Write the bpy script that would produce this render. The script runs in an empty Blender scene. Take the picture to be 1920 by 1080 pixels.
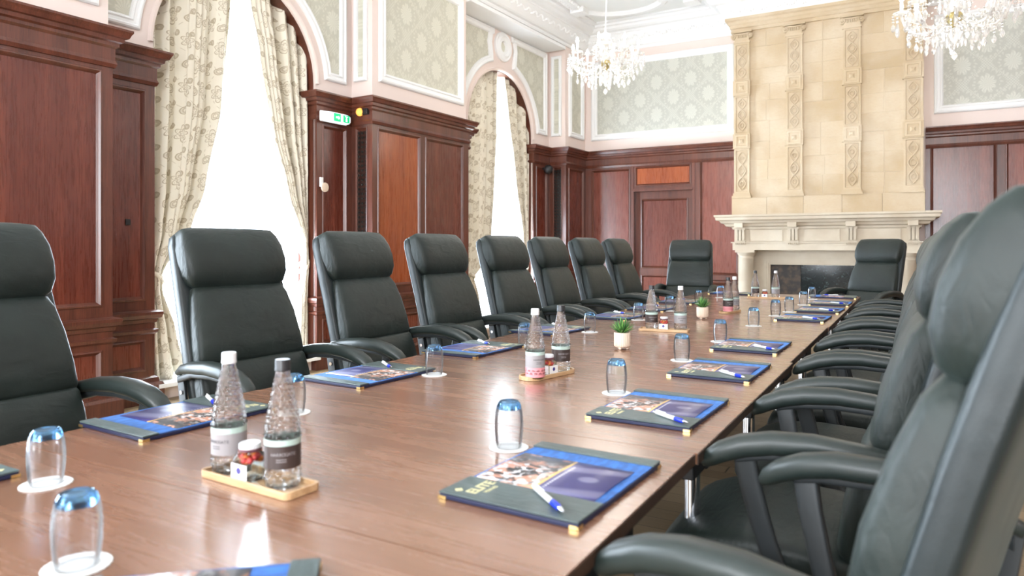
import bpy, math, random
from math import sin, cos, pi, radians, sqrt
from mathutils import Vector, Matrix
random.seed(7)
SC = bpy.context.scene
COL = SC.collection

# ------------------------------------------------------------------ camera, sky, lights, exposure
F_PX, CAM_H, TZ = 1320.0, 1.18, 0.73
yaw = math.atan((1713 - 960) / F_PX)
cd = bpy.data.cameras.new('camera'); cam = bpy.data.objects.new('camera', cd); COL.objects.link(cam)
cam.location = (0, 0, CAM_H); cam.rotation_euler = (pi / 2, 0, yaw)
cd.sensor_width = 36; cd.lens = 36 * F_PX / 1920; cd.shift_y = -(540 - 462) / 1920
cd.clip_start = 0.02
cd.dof.use_dof = True; cd.dof.focus_distance = 3.4; cd.dof.aperture_fstop = 3.6
SC.camera = cam
SC.view_settings.view_transform = 'Standard'; SC.view_settings.look = 'None'
SC.view_settings.gamma = 1; SC.view_settings.use_curve_mapping = False
SC.view_settings.exposure = 0.68
w = bpy.data.worlds.new('sky'); SC.world = w; w.use_nodes = True
bg = w.node_tree.nodes['Background']; bg.inputs[0].default_value = (0.80, 0.90, 1.0, 1); bg.inputs[1].default_value = 6.0
try:
    SC.cycles.max_bounces = 10; SC.cycles.transparent_max_bounces = 24; SC.cycles.sample_clamp_indirect = 6
    SC.cycles.transmission_bounces = 8; SC.cycles.caustics_refractive = False; SC.cycles.caustics_reflective = False
    SC.cycles.use_denoising = True
except Exception:
    pass
# left wall frame: local X = into the room, local Y = along the wall
LW_LOC = (-4.865, 0.003, 0.0); LW_ROT = -math.atan2(0.24, 6.58)
LWM = Matrix.Translation(LW_LOC) @ Matrix.Rotation(LW_ROT, 4, 'Z')
BAYS = [(-0.10, 0.81, -1.38, 1.18), (4.11, 0.81, 2.83, 5.385), (8.25, 0.82, 7.03, 9.547)]   # centre, half width, recess from, to
SPR = 2.74                                                        # springing height of the window arches

def area(name, mat, sx, sy, power, col):
    l = bpy.data.lights.new(name, 'AREA'); l.shape = 'RECTANGLE'; l.size = sx; l.size_y = sy
    l.energy = power; l.color = col
    o = bpy.data.objects.new(name, l); COL.objects.link(o); o.matrix_world = mat
    return o
for c, r, a, b in BAYS:     # daylight standing outside each window
    m = LWM @ Matrix.Translation((-0.95, c, 1.85)) @ Matrix.Rotation(pi / 2, 4, 'Y') @ Matrix.Rotation(pi, 4, 'X')
    m = LWM @ Matrix.Translation((-0.95, c, 1.85)) @ Matrix.Rotation(-pi / 2, 4, 'Y')
    area('window_daylight', m, 3.6, 2.0, 480, (0.78, 0.90, 1.0))
for x in (-2.9, 0.6):       # added fill daylight, shining through unseen tall windows put in behind the camera
    m = Matrix.Translation((x, -3.95, 1.9)) @ Matrix.Rotation(pi / 2, 4, 'X')
    area('window_daylight', m, 1.6, 3.0, 200, (0.93, 0.96, 1.0))

# ------------------------------------------------------------------ shader helpers
class X:                      # a node socket with arithmetic
    def __init__(s, nt, v): s.nt = nt; s.v = v
    def m(s, op, *a):
        n = s.nt.nodes.new('ShaderNodeMath'); n.operation = op
        for i, q in enumerate((s,) + a):
            if isinstance(q, X): q = q.v
            if isinstance(q, (int, float)): n.inputs[i].default_value = q
            else: s.nt.links.new(q, n.inputs[i])
        return X(s.nt, n.outputs[0])
    def __add__(s, o): return s.m('ADD', o)
    def __sub__(s, o): return s.m('SUBTRACT', o)
    def __rsub__(s, o): return s.m('MULTIPLY', -1) + o
    def __mul__(s, o): return s.m('MULTIPLY', o)
    __radd__ = __add__; __rmul__ = __mul__
    def __truediv__(s, o): return s.m('DIVIDE', o)
    def abs(s): return s.m('ABSOLUTE')
    def sin(s): return s.m('SINE')
    def cos(s): return s.m('COSINE')
    def floor(s): return s.m('FLOOR')
    def fract(s): return s.m('FRACT')
    def mn(s, o): return s.m('MINIMUM', o)
    def mx(s, o): return s.m('MAXIMUM', o)
    def sqrt(s): return s.m('SQRT')
    def atan2(s, o): return s.m('ARCTAN2', o)
    def step(s, lo, hi):      # smooth 0..1 from lo to hi
        n = s.nt.nodes.new('ShaderNodeMapRange'); n.interpolation_type = 'SMOOTHSTEP'
        s.nt.links.new(s.v, n.inputs[0]); n.inputs[1].default_value = lo; n.inputs[2].default_value = hi
        return X(s.nt, n.outputs[0])

class Mat:
    def __init__(s, name, base=(0.5, 0.5, 0.5), rough=0.5, metal=0.0, **kw):
        s.mat = bpy.data.materials.new(name); s.mat.use_nodes = True; s.nt = s.mat.node_tree
        s.p = s.nt.nodes['Principled BSDF']; s.out = s.nt.nodes['Material Output']
        s.set('Base Color', (*base, 1)); s.set('Roughness', rough); s.set('Metallic', metal)
        for k, v in kw.items(): s.set(k.replace('_', ' '), v)
    def set(s, k, v):
        if isinstance(v, X): v = v.v
        if isinstance(v, (int, float, tuple)): s.p.inputs[k].default_value = v
        else: s.nt.links.new(v, s.p.inputs[k])
    def coord(s, kind='Object', scale=(1, 1, 1)):
        t = s.nt.nodes.new('ShaderNodeTexCoord'); mp = s.nt.nodes.new('ShaderNodeMapping')
        s.nt.links.new(t.outputs[kind], mp.inputs[0]); mp.inputs['Scale'].default_value = scale
        return mp.outputs[0]
    def xyz(s, v):
        n = s.nt.nodes.new('ShaderNodeSeparateXYZ'); s.nt.links.new(v, n.inputs[0])
        return [X(s.nt, n.outputs[i]) for i in range(3)]
    def vec(s, a, b, c=0.0):
        n = s.nt.nodes.new('ShaderNodeCombineXYZ')
        for i, q in enumerate((a, b, c)):
            if isinstance(q, X): s.nt.links.new(q.v, n.inputs[i])
            else: n.inputs[i].default_value = q
        return n.outputs[0]
    def noise(s, v, scale=5, detail=3, rough=0.5, dist=0.0):
        n = s.nt.nodes.new('ShaderNodeTexNoise'); s.nt.links.new(v, n.inputs['Vector'])
        n.inputs['Scale'].default_value = scale; n.inputs['Detail'].default_value = detail
        n.inputs['Roughness'].default_value = rough; n.inputs['Distortion'].default_value = dist
        return X(s.nt, n.outputs[0])
    def mixc(s, f, a, b):
        n = s.nt.nodes.new('ShaderNodeMix'); n.data_type = 'RGBA'
        for k, q in ((0, f), (6, a), (7, b)):
            if isinstance(q, X): q = q.v
            if isinstance(q, (int, float)): n.inputs[k].default_value = q
            elif isinstance(q, tuple): n.inputs[k].default_value = (*q, 1) if len(q) == 3 else q
            else: s.nt.links.new(q, n.inputs[k])
        return n.outputs[2]
    def rand(s):
        n = s.nt.nodes.new('ShaderNodeNewGeometry'); return X(s.nt, n.outputs['Random Per Island'])
    def bump(s, h, strength=0.3, dist=0.01):
        n = s.nt.nodes.new('ShaderNodeBump'); n.inputs['Strength'].default_value = strength
        n.inputs['Distance'].default_value = dist
        s.nt.links.new(h.v if isinstance(h, X) else h, n.inputs['Height'])
        s.nt.links.new(n.outputs[0], s.p.inputs['Normal']); return n.outputs[0]

def leather(name, c=(0.010, 0.016, 0.0135), rough=0.48, crease=0.0):
    m = Mat(name, c, rough); v = m.coord('Object')
    n1 = m.noise(v, 420, 3); n2 = m.noise(v, 9, 2)
    m.set('Base Color', X(m.nt, m.mixc(n2.step(0.3, 0.7), tuple(q * 0.85 for q in c), tuple(q * 1.2 for q in c))))
    n3 = m.noise(m.coord('Object', (26, 7, 11)), 1.6, 2, 0.5, 1.2); h = n1 * 0.07 + n2 * 0.5 + n3.step(0.3, 0.7) * (0.13 + crease)
    m.bump(h, 0.5, 0.012); m.set('Specular IOR Level', 0.42); m.set('Roughness', n2 * 0.12 + (rough - 0.06))
    m.set('Sheen Weight', 0.05); m.set('Sheen Roughness', 0.5); m.set('Sheen Tint', (0.75, 0.95, 0.9, 1))
    return m.mat
def wood(name, dark, light, grain=(30, 30, 1.6), rough=0.28, rnd=0.25, bumpy=0.12, coord='Object', coat=0.25, crough=0.17):
    m = Mat(name, light, rough); v = m.coord(coord, grain)
    a = m.noise(v, 3.0, 6, 0.65, 0.6); b = m.noise(m.coord(coord, tuple(g * 0.12 for g in grain)), 3, 2)
    f = (a * 0.75 + b * 0.55 + (m.rand() - 0.5) * rnd).step(0.38, 0.92)
    m.set('Base Color', X(m.nt, m.mixc(f, dark, light)))
    m.set('Roughness', a * 0.16 + (rough - 0.08)); m.bump(a, bumpy, 0.004)
    m.set('Coat Weight', coat); m.set('Coat Roughness', crough)
    return m.mat
def plain(name, c, rough=0.5, metal=0.0, **kw): return Mat(name, c, rough, metal, **kw).mat
def emit(name, c, s):
    m = Mat(name, c, 0.4); m.set('Emission Color', (*c, 1)); m.set('Emission Strength', s); return m.mat
def clear_glass(name, tint=(0.96, 0.98, 1.0), solid=0.55, rough=0.0, bumps=None, sheen=0.03):
    m = bpy.data.materials.new(name); m.use_nodes = True; nt = m.node_tree; nt.nodes.clear()
    out = nt.nodes.new('ShaderNodeOutputMaterial'); g = nt.nodes.new('ShaderNodeBsdfGlass'); t = nt.nodes.new('ShaderNodeBsdfTransparent')
    gl = nt.nodes.new('ShaderNodeBsdfGlossy'); fr = nt.nodes.new('ShaderNodeLayerWeight'); fr.inputs[0].default_value = 0.16
    g.inputs['Color'].default_value = (*tint, 1); g.inputs['IOR'].default_value = 1.45; g.inputs['Roughness'].default_value = rough
    t.inputs[0].default_value = (*tint, 1); gl.inputs['Roughness'].default_value = sheen
    m1 = nt.nodes.new('ShaderNodeMixShader'); nt.links.new(fr.outputs['Fresnel'], m1.inputs[0]); nt.links.new(t.outputs[0], m1.inputs[1]); nt.links.new(gl.outputs[0], m1.inputs[2])
    m2 = nt.nodes.new('ShaderNodeMixShader'); m2.inputs[0].default_value = solid; nt.links.new(m1.outputs[0], m2.inputs[1]); nt.links.new(g.outputs[0], m2.inputs[2])
    nt.links.new(m2.outputs[0], out.inputs[0])
    if bumps:
        tc = nt.nodes.new('ShaderNodeTexCoord'); 
        h = Mat.__new__(Mat); h.nt = nt
        x, y, z = h.xyz(tc.outputs['Object'])
        th = y.atan2(x); k = bumps
        s1 = (th * k + z * 430).sin() * (th * k - z * 430).sin()
        s1 = s1 * z.step(0.075, 0.085) + (1 - z.step(0.028, 0.034)) * s1
        b = nt.nodes.new('ShaderNodeBump'); b.inputs['Strength'].default_value = 1.0; b.inputs['Distance'].default_value = 0.006
        nt.links.new(s1.v, b.inputs['Height'])
        for n in (g, gl): nt.links.new(b.outputs[0], n.inputs['Normal'])
    return m

M = {}
M['leather'] = leather('chair_leather'); M['leather_back'] = leather('chair_shell_leather', (0.010, 0.0155, 0.0165), 0.38, -0.11)
M['arm'] = plain('armrest_rubber', (0.013, 0.0205, 0.018), 0.42, Specular_IOR_Level=0.6); M['plastic'] = plain('black_plastic', (0.02, 0.024, 0.026), 0.45)
M['black'] = plain('black_metal', (0.012, 0.012, 0.014), 0.4, 0.2)
M['chrome'] = plain('chrome', (0.75, 0.77, 0.82), 0.12, 1.0); M['gold'] = plain('gold_metal', (0.78, 0.55, 0.22), 0.3, 1.0); M['gilt_print'] = plain('pale_gold_print', (0.72, 0.66, 0.36), 0.5)
M['brass'] = plain('old_brass', (0.42, 0.34, 0.15), 0.35, 0.9); M['bronze'] = plain('dark_bronze', (0.030, 0.026, 0.022), 0.45, 0.5)
M['mahogany'] = wood('mahogany', (0.095, 0.019, 0.010), (0.215, 0.050, 0.026), rnd=0.3)
M['mahogany_dark'] = wood('mahogany_frame', (0.055, 0.016, 0.009), (0.155, 0.045, 0.025), rough=0.33, rnd=0.1)
M['mahogany_gold'] = wood('mahogany_honey', (0.20, 0.036, 0.009), (0.36, 0.085, 0.020), rnd=0.2)
M['walnut'] = wood('walnut_laminate', (0.205, 0.095, 0.053), (0.295, 0.148, 0.088), grain=(0.6, 9, 9), rough=0.27, rnd=0.04, bumpy=0.01, coat=0.7, crough=0.21)
M['walnut_edge'] = wood('walnut_edging', (0.035, 0.017, 0.010), (0.07, 0.035, 0.02), grain=(1, 18, 18), rough=0.4, rnd=0.0)
M['bamboo'] = wood('bamboo', (0.42, 0.24, 0.11), (0.66, 0.44, 0.24), grain=(4, 60, 60), rough=0.42, rnd=0.05)
M['pink'] = plain('pink_paint', (0.81, 0.685, 0.625), 0.7)
M['white'] = plain('white_plaster', (0.86, 0.865, 0.86), 0.55); M['ceiling'] = plain('ceiling_paint', (0.83, 0.84, 0.82), 0.8)
M['cream'] = plain('cream_ceramic', (0.74, 0.585, 0.455), 0.5); M['paper'] = plain('white_paper', (0.86, 0.86, 0.84), 0.8)
M['white_plastic'] = plain('white_plastic', (0.85, 0.86, 0.86), 0.35)
M['glass'] = clear_glass('tumbler_glass', (0.985, 0.992, 1.0), 0.06, sheen=0.25); M['glass_base'] = clear_glass('tumbler_base_glass', (0.60, 0.82, 1.0), 0.8)
M['bottle'] = clear_glass('bottle_glass', (0.985, 0.99, 0.985), 0.55, 0.0)
M['pane'] = clear_glass('window_glass', (0.97, 0.98, 1.0), 0.0)
M['water'] = clear_glass('still_water', (0.93, 0.97, 0.95), 0.25)
M['leaf'] = Mat('succulent_leaf', (0.05, 0.2, 0.03), 0.45); _m = M['leaf']; _m.set('Base Color', X(_m.nt, _m.mixc(_m.rand(), (0.030, 0.12, 0.025), (0.16, 0.36, 0.08)))); M['leaf'] = _m.mat
M['pen_blue'] = plain('pen_blue', (0.01, 0.035, 0.55), 0.3); M['cap_black'] = plain('cap_black', (0.02, 0.02, 0.022), 0.35); M['cap_white'] = plain('cap_white', (0.75, 0.75, 0.76), 0.35)
M['lab_grey'] = plain('label_grey', (0.31, 0.29, 0.295), 0.6); M['lab_mint'] = plain('label_mint_band', (0.47, 0.60, 0.54), 0.5); M['lab_dark'] = plain('label_dark_brown', (0.045, 0.028, 0.024), 0.5)
M['lab_pink'] = plain('label_pink', (0.80, 0.30, 0.33), 0.5); M['ink'] = plain('ink', (0.05, 0.05, 0.06), 0.6); M['ink_blue'] = plain('ink_violet', (0.07, 0.06, 0.25), 0.6)
M['sweet_orange'] = plain('sweet_orange', (0.85, 0.22, 0.04), 0.4); M['sweet_red'] = plain('sweet_red', (0.75, 0.07, 0.07), 0.4); M['lid_rim'] = plain('lid_plum', (0.16, 0.06, 0.08), 0.4)
M['folder'] = leather('folder_leather', (0.022, 0.034, 0.048), 0.36)
M['strip'] = leather('folder_strip_leather', (0.06, 0.085, 0.085), 0.38)
M['navy'] = plain('navy_edge', (0.006, 0.010, 0.045), 0.5)
m = Mat('blue_velvet', (0.004, 0.05, 0.22), 0.75); n = m.noise(m.coord('Object', (14, 40, 14)), 2.2, 3); m.set('Base Color', X(m.nt, m.mixc(n.step(0.35, 0.7), (0.003, 0.035, 0.17), (0.012, 0.11, 0.42)))); m.set('Sheen Weight', 0.5); m.set('Sheen Tint', (0.2, 0.45, 1, 1)); M['velvet'] = m.mat

# stone of the chimneypiece: every block its own tint
m = Mat('sandstone', (0.7, 0.55, 0.36), 0.85); v = m.coord('Object')
n1 = m.noise(v, 2.2, 4); n2 = m.noise(m.coord('Object', (6, 6, 14)), 5, 4)
c1 = m.mixc(m.rand(), (0.50, 0.38, 0.235), (0.60, 0.48, 0.325)); c2 = m.mixc(n1.step(0.35, 0.7), c1, (0.64, 0.54, 0.40)); c3 = m.mixc(n2.step(0.4, 0.85) * 0.30, c2, (0.52, 0.36, 0.19))
m.set('Base Color', X(m.nt, c3)); m.bump(n2, 0.25, 0.004); M['stone'] = m.mat
m = Mat('pale_limestone', (0.7, 0.6, 0.46), 0.8); v = m.coord('Object'); n1 = m.noise(v, 3, 4)
m.set('Base Color', X(m.nt, m.mixc(n1.step(0.3, 0.75), (0.56, 0.475, 0.36), (0.67, 0.60, 0.485)))); m.bump(n1, 0.15, 0.004); M['limestone'] = m.mat
M['mortar'] = plain('pale_lime_mortar', (0.80, 0.70, 0.54), 0.9)
m = Mat('green_black_marble', (0.02, 0.03, 0.03), 0.12); n1 = m.noise(m.coord('Object'), 22, 5, 0.7, 1.0)
m.set('Base Color', X(m.nt, m.mixc(n1.step(0.55, 0.72), (0.008, 0.013, 0.013), (0.09, 0.12, 0.115)))); M['marble'] = m.mat
m = Mat('soot_brown_stone', (0.05, 0.035, 0.025), 0.5); n1 = m.noise(m.coord('Object'), 14, 5); m.set('Base Color', X(m.nt, m.mixc(n1.step(0.4, 0.7), (0.02, 0.016, 0.013), (0.10, 0.065, 0.04)))); M['soot'] = m.mat

# damask wallpaper, in the plane of each wall: h along the wall, z up
def damask(name, axis, a=(0.50, 0.50, 0.44), b=(0.64, 0.64, 0.565), P=0.515, Q=0.485):
    m = Mat(name, a, 0.6); x, y, z = m.xyz(m.coord('Object')); h = x if axis == 'x' else y
    wob = (m.noise(m.coord('Object'), 38, 3) - 0.5) * 0.22
    def medal(ox, oz):
        u = ((h / P + ox).fract() - 0.5) * P; v = ((z / Q + oz).fract() - 0.5) * Q
        r = (u * u + v * v * 0.62).sqrt() * 9.0 + wob * 2.2; th = u.atan2(v)
        petal = (th * 9.0).cos() * 0.11 + (th * 18.0 + r * 3.0).cos() * 0.05 + 0.80
        body = 1 - (r / petal).step(0.85, 1.05)
        fronds = (th * 18.0 + (r * 8.0).sin() * 2.2 + wob * 12).sin().step(-0.5, 0.3) * 0.5 + 0.5
        gar = (1 - (r - (th * 12.0).cos() * 0.07 - 1.22).abs().step(0.05, 0.15)) * ((th * 22.0 + wob * 9).sin().step(-0.6, 0.2)) * 0.6
        return (body * fronds).mx(gar)
    f = medal(0.0, 0.0).mx(medal(0.5, 0.5))
    k = 2 * pi
    og = ((h * (k / P)).cos() + (z * (k / Q)).cos() + wob * 3).abs()
    og = 1 - (og - 0.0).step(0.10, 0.34)
    f = f.mx(og * 0.7 * ((h * 210).sin() * (z * 190).sin()).step(-0.5, 0.2)); f = f * ((m.noise(m.coord('Object'), 120, 2)).step(0.25, 0.5) * 0.35 + 0.65)
    m.set('Base Color', X(m.nt, m.mixc(f, a, b))); m.set('Roughness', 0.62 - f * 0.12); m.bump(f, 0.12, 0.002)
    return m.mat
M['damask_left'] = damask('damask_wallpaper_along', 'y', (0.55, 0.535, 0.44), (0.68, 0.665, 0.56)); M['damask_back'] = damask('damask_wallpaper_across', 'x')

# printed floral curtain cloth, UV in metres
m = Mat('floral_curtain_cloth', (0.7, 0.65, 0.55), 0.85); uv = m.coord('UV'); U, V, _ = m.xyz(uv)
wob = (m.noise(uv, 9, 2) - 0.5)
def flower(ox, oy, P, Q, R, k, tilt):
    u = ((U / P + ox).fract() - 0.5) * P + wob * 0.035; v = ((V / Q + oy).fract() - 0.5) * Q + wob * 0.03
    r = (u * u + v * v * 0.8).sqrt(); th = u.atan2(v) + tilt; pet = ((th * k).cos().abs() * 0.42 + 0.62) * R
    ring = 1 - (r - pet).abs().step(0.0022, 0.0055)
    inner = (1 - (r - pet * 0.55).abs().step(0.003, 0.008)) * 0.8
    shade = (1 - (r / pet).step(0.8, 1.0)) * ((r * 520).sin().step(0.1, 0.6)) * 0.42
    return ring.mx(inner).mx(shade)
f = flower(0, 0, 0.30, 0.38, 0.062, 3.5, 0.3).mx(flower(0.5, 0.5, 0.30, 0.38, 0.055, 3.0, 1.1)).mx(flower(0.5, 0.05, 0.30, 0.38, 0.030, 1.0, 0.7)).mx(flower(0.05, 0.5, 0.30, 0.38, 0.034, 1.0, 2.0)).mx(flower(0.25, 0.25, 0.15, 0.19, 0.012, 1.5, 0.0)).mx(flower(0.1, 0.2, 0.15, 0.19, 0.020, 0.5, 1.2))
vine = (1 - ((U * 18 + (V * 13.6).sin() * 1.6).sin() + wob * 0.6).abs().step(0.03, 0.12)) * 0.55
f = f.mx(vine * ((V * 150).sin()).step(-0.3, 0.3))
m.set('Base Color', X(m.nt, m.mixc(f * 0.85, (0.80, 0.745, 0.625), (0.42, 0.345, 0.23)))); m.set('Sheen Weight', 0.2); m.bump(f, 0.1, 0.001)
M['curtain'] = m.mat
# add translucency
nt = m.nt; tr = nt.nodes.new('ShaderNodeBsdfTranslucent'); mx = nt.nodes.new('ShaderNodeMixShader'); mx.inputs[0].default_value = 0.05
nt.links.new(m.mixc(f * 0.8, (0.78, 0.72, 0.6), (0.45, 0.36, 0.24)), tr.inputs[0]); nt.links.new(m.p.outputs[0], mx.inputs[1]); nt.links.new(tr.outputs[0], mx.inputs[2]); nt.links.new(mx.outputs[0], m.out.inputs[0])
m = bpy.data.materials.new('sheer_net'); m.use_nodes = True; nt = m.node_tree; nt.nodes.clear(); M['net'] = m
o_ = nt.nodes.new('ShaderNodeOutputMaterial'); a_ = nt.nodes.new('ShaderNodeBsdfTransparent'); b_ = nt.nodes.new('ShaderNodeBsdfTranslucent'); c_ = nt.nodes.new('ShaderNodeMixShader')
a_.inputs[0].default_value = (1, 1, 1, 1); b_.inputs[0].default_value = (0.95, 0.96, 1, 1); c_.inputs[0].default_value = 0.4
nt.links.new(a_.outputs[0], c_.inputs[1]); nt.links.new(b_.outputs[0], c_.inputs[2]); nt.links.new(c_.outputs[0], o_.inputs[0])
# crystal of the chandeliers
m = bpy.data.materials.new('cut_crystal'); m.use_nodes = True; nt = m.node_tree; nt.nodes.clear(); M['crystal'] = m
o_ = nt.nodes.new('ShaderNodeOutputMaterial'); a_ = nt.nodes.new('ShaderNodeBsdfTransparent'); b_ = nt.nodes.new('ShaderNodeBsdfTranslucent'); g_ = nt.nodes.new('ShaderNodeBsdfGlossy'); d_ = nt.nodes.new('ShaderNodeBsdfDiffuse')
g_.inputs['Roughness'].default_value = 0.12; d_.inputs[0].default_value = (0.95, 0.95, 0.93, 1); b_.inputs[0].default_value = (1, 0.99, 0.96, 1)
k1 = nt.nodes.new('ShaderNodeMixShader'); k1.inputs[0].default_value = 0.5; nt.links.new(b_.outputs[0], k1.inputs[1]); nt.links.new(g_.outputs[0], k1.inputs[2])
k2 = nt.nodes.new('ShaderNodeMixShader'); k2.inputs[0].default_value = 0.62; nt.links.new(a_.outputs[0], k2.inputs[1]); nt.links.new(k1.outputs[0], k2.inputs[2]); nt.links.new(k2.outputs[0], o_.inputs[0])
# floor
m = Mat('oak_floorboards', (0.3, 0.2, 0.1), 0.4); x, y, z = m.xyz(m.coord('Object'))
row = (y / 0.11).floor(); off = (row * 12.9898).sin() * 43.1; t1 = (x / 1.3 + off).fract(); idr = ((x / 1.3 + off).floor() * 7.1 + row * 3.7).sin() * 0.5 + 0.5
gap = 1 - ((y / 0.11).fract() - 0.5).abs().step(0.475, 0.495); gap = gap * (1 - (t1 - 0.5).abs().step(0.495, 0.499))
gr = m.noise(m.coord('Object', (1.5, 22, 1)), 4, 5)
m.set('Base Color', X(m.nt, m.mixc(gap, (0.05, 0.03, 0.015), m.mixc(gr * 0.6 + idr * 0.4, (0.16, 0.105, 0.052), (0.33, 0.235, 0.13))))); m.set('Roughness', 0.42); m.bump(gap, 0.3, 0.002)
M['floor'] = m.mat
# brochure print: photo half (away from the sitter) and violet half
m = Mat('brochure_print', (0.3, 0.3, 0.4), 0.22); U, V, _ = m.xyz(m.coord('UV'))
ph = m.noise(m.vec(U * 1.3, V, 0.0), 5.0, 2, 0.5, 0.8); ph2 = m.noise(m.vec(U * 2, V * 2, 3.1), 6.5, 2, 0.5, 0.4)
pc = m.mixc(ph.step(0.44, 0.52), (0.055, 0.05, 0.05), (0.62, 0.30, 0.20)); pc = m.mixc(ph2.step(0.52, 0.60), pc, (0.80, 0.76, 0.76)); pc = m.mixc(U.step(0.45, 0.9) * ph2.step(0.35, 0.5), pc, (0.07, 0.07, 0.075))
vi = m.mixc((U * 9 + V * 3).sin().step(0.4, 1.0) * 0.6, (0.055, 0.05, 0.19), (0.30, 0.29, 0.46))
em = ((U - 0.5) * (U - 0.5) + (V - 0.22) * (V - 0.22)).sqrt(); vi = m.mixc((1 - em.step(0.06, 0.10)) * 0.35, vi, (0.5, 0.5, 0.7))
tx = (1 - (V - 0.445).abs().step(0.008, 0.012)) * (U * 130).sin().step(-0.2, 0.1) * U.step(0.1, 0.11) * (1 - U.step(0.8, 0.81)); vi = m.mixc(tx, vi, (0.7, 0.7, 0.8))
line = 1 - (V - 0.50).abs().step(0.010, 0.014)
col = m.mixc(V.step(0.495, 0.505), vi, pc); col = m.mixc(line, col, (0.80, 0.52, 0.16)); m.set('Base Color', X(m.nt, col)); m.set('Coat Weight', 0.15); m.set('Roughness', 0.35)
M['brochure'] = m.mat
M['bulb'] = emit('lit_candle_bulb', (1.0, 0.95, 0.86), 60); M['sign_face'] = emit('lit_sign_face', (0.80, 0.93, 1.0), 1.0); M['sign_green'] = emit('lit_sign_green', (0.0, 0.42, 0.15), 0.75)
M['amber'] = emit('amber_lens', (1.0, 0.42, 0.08), 0.7)

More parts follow.
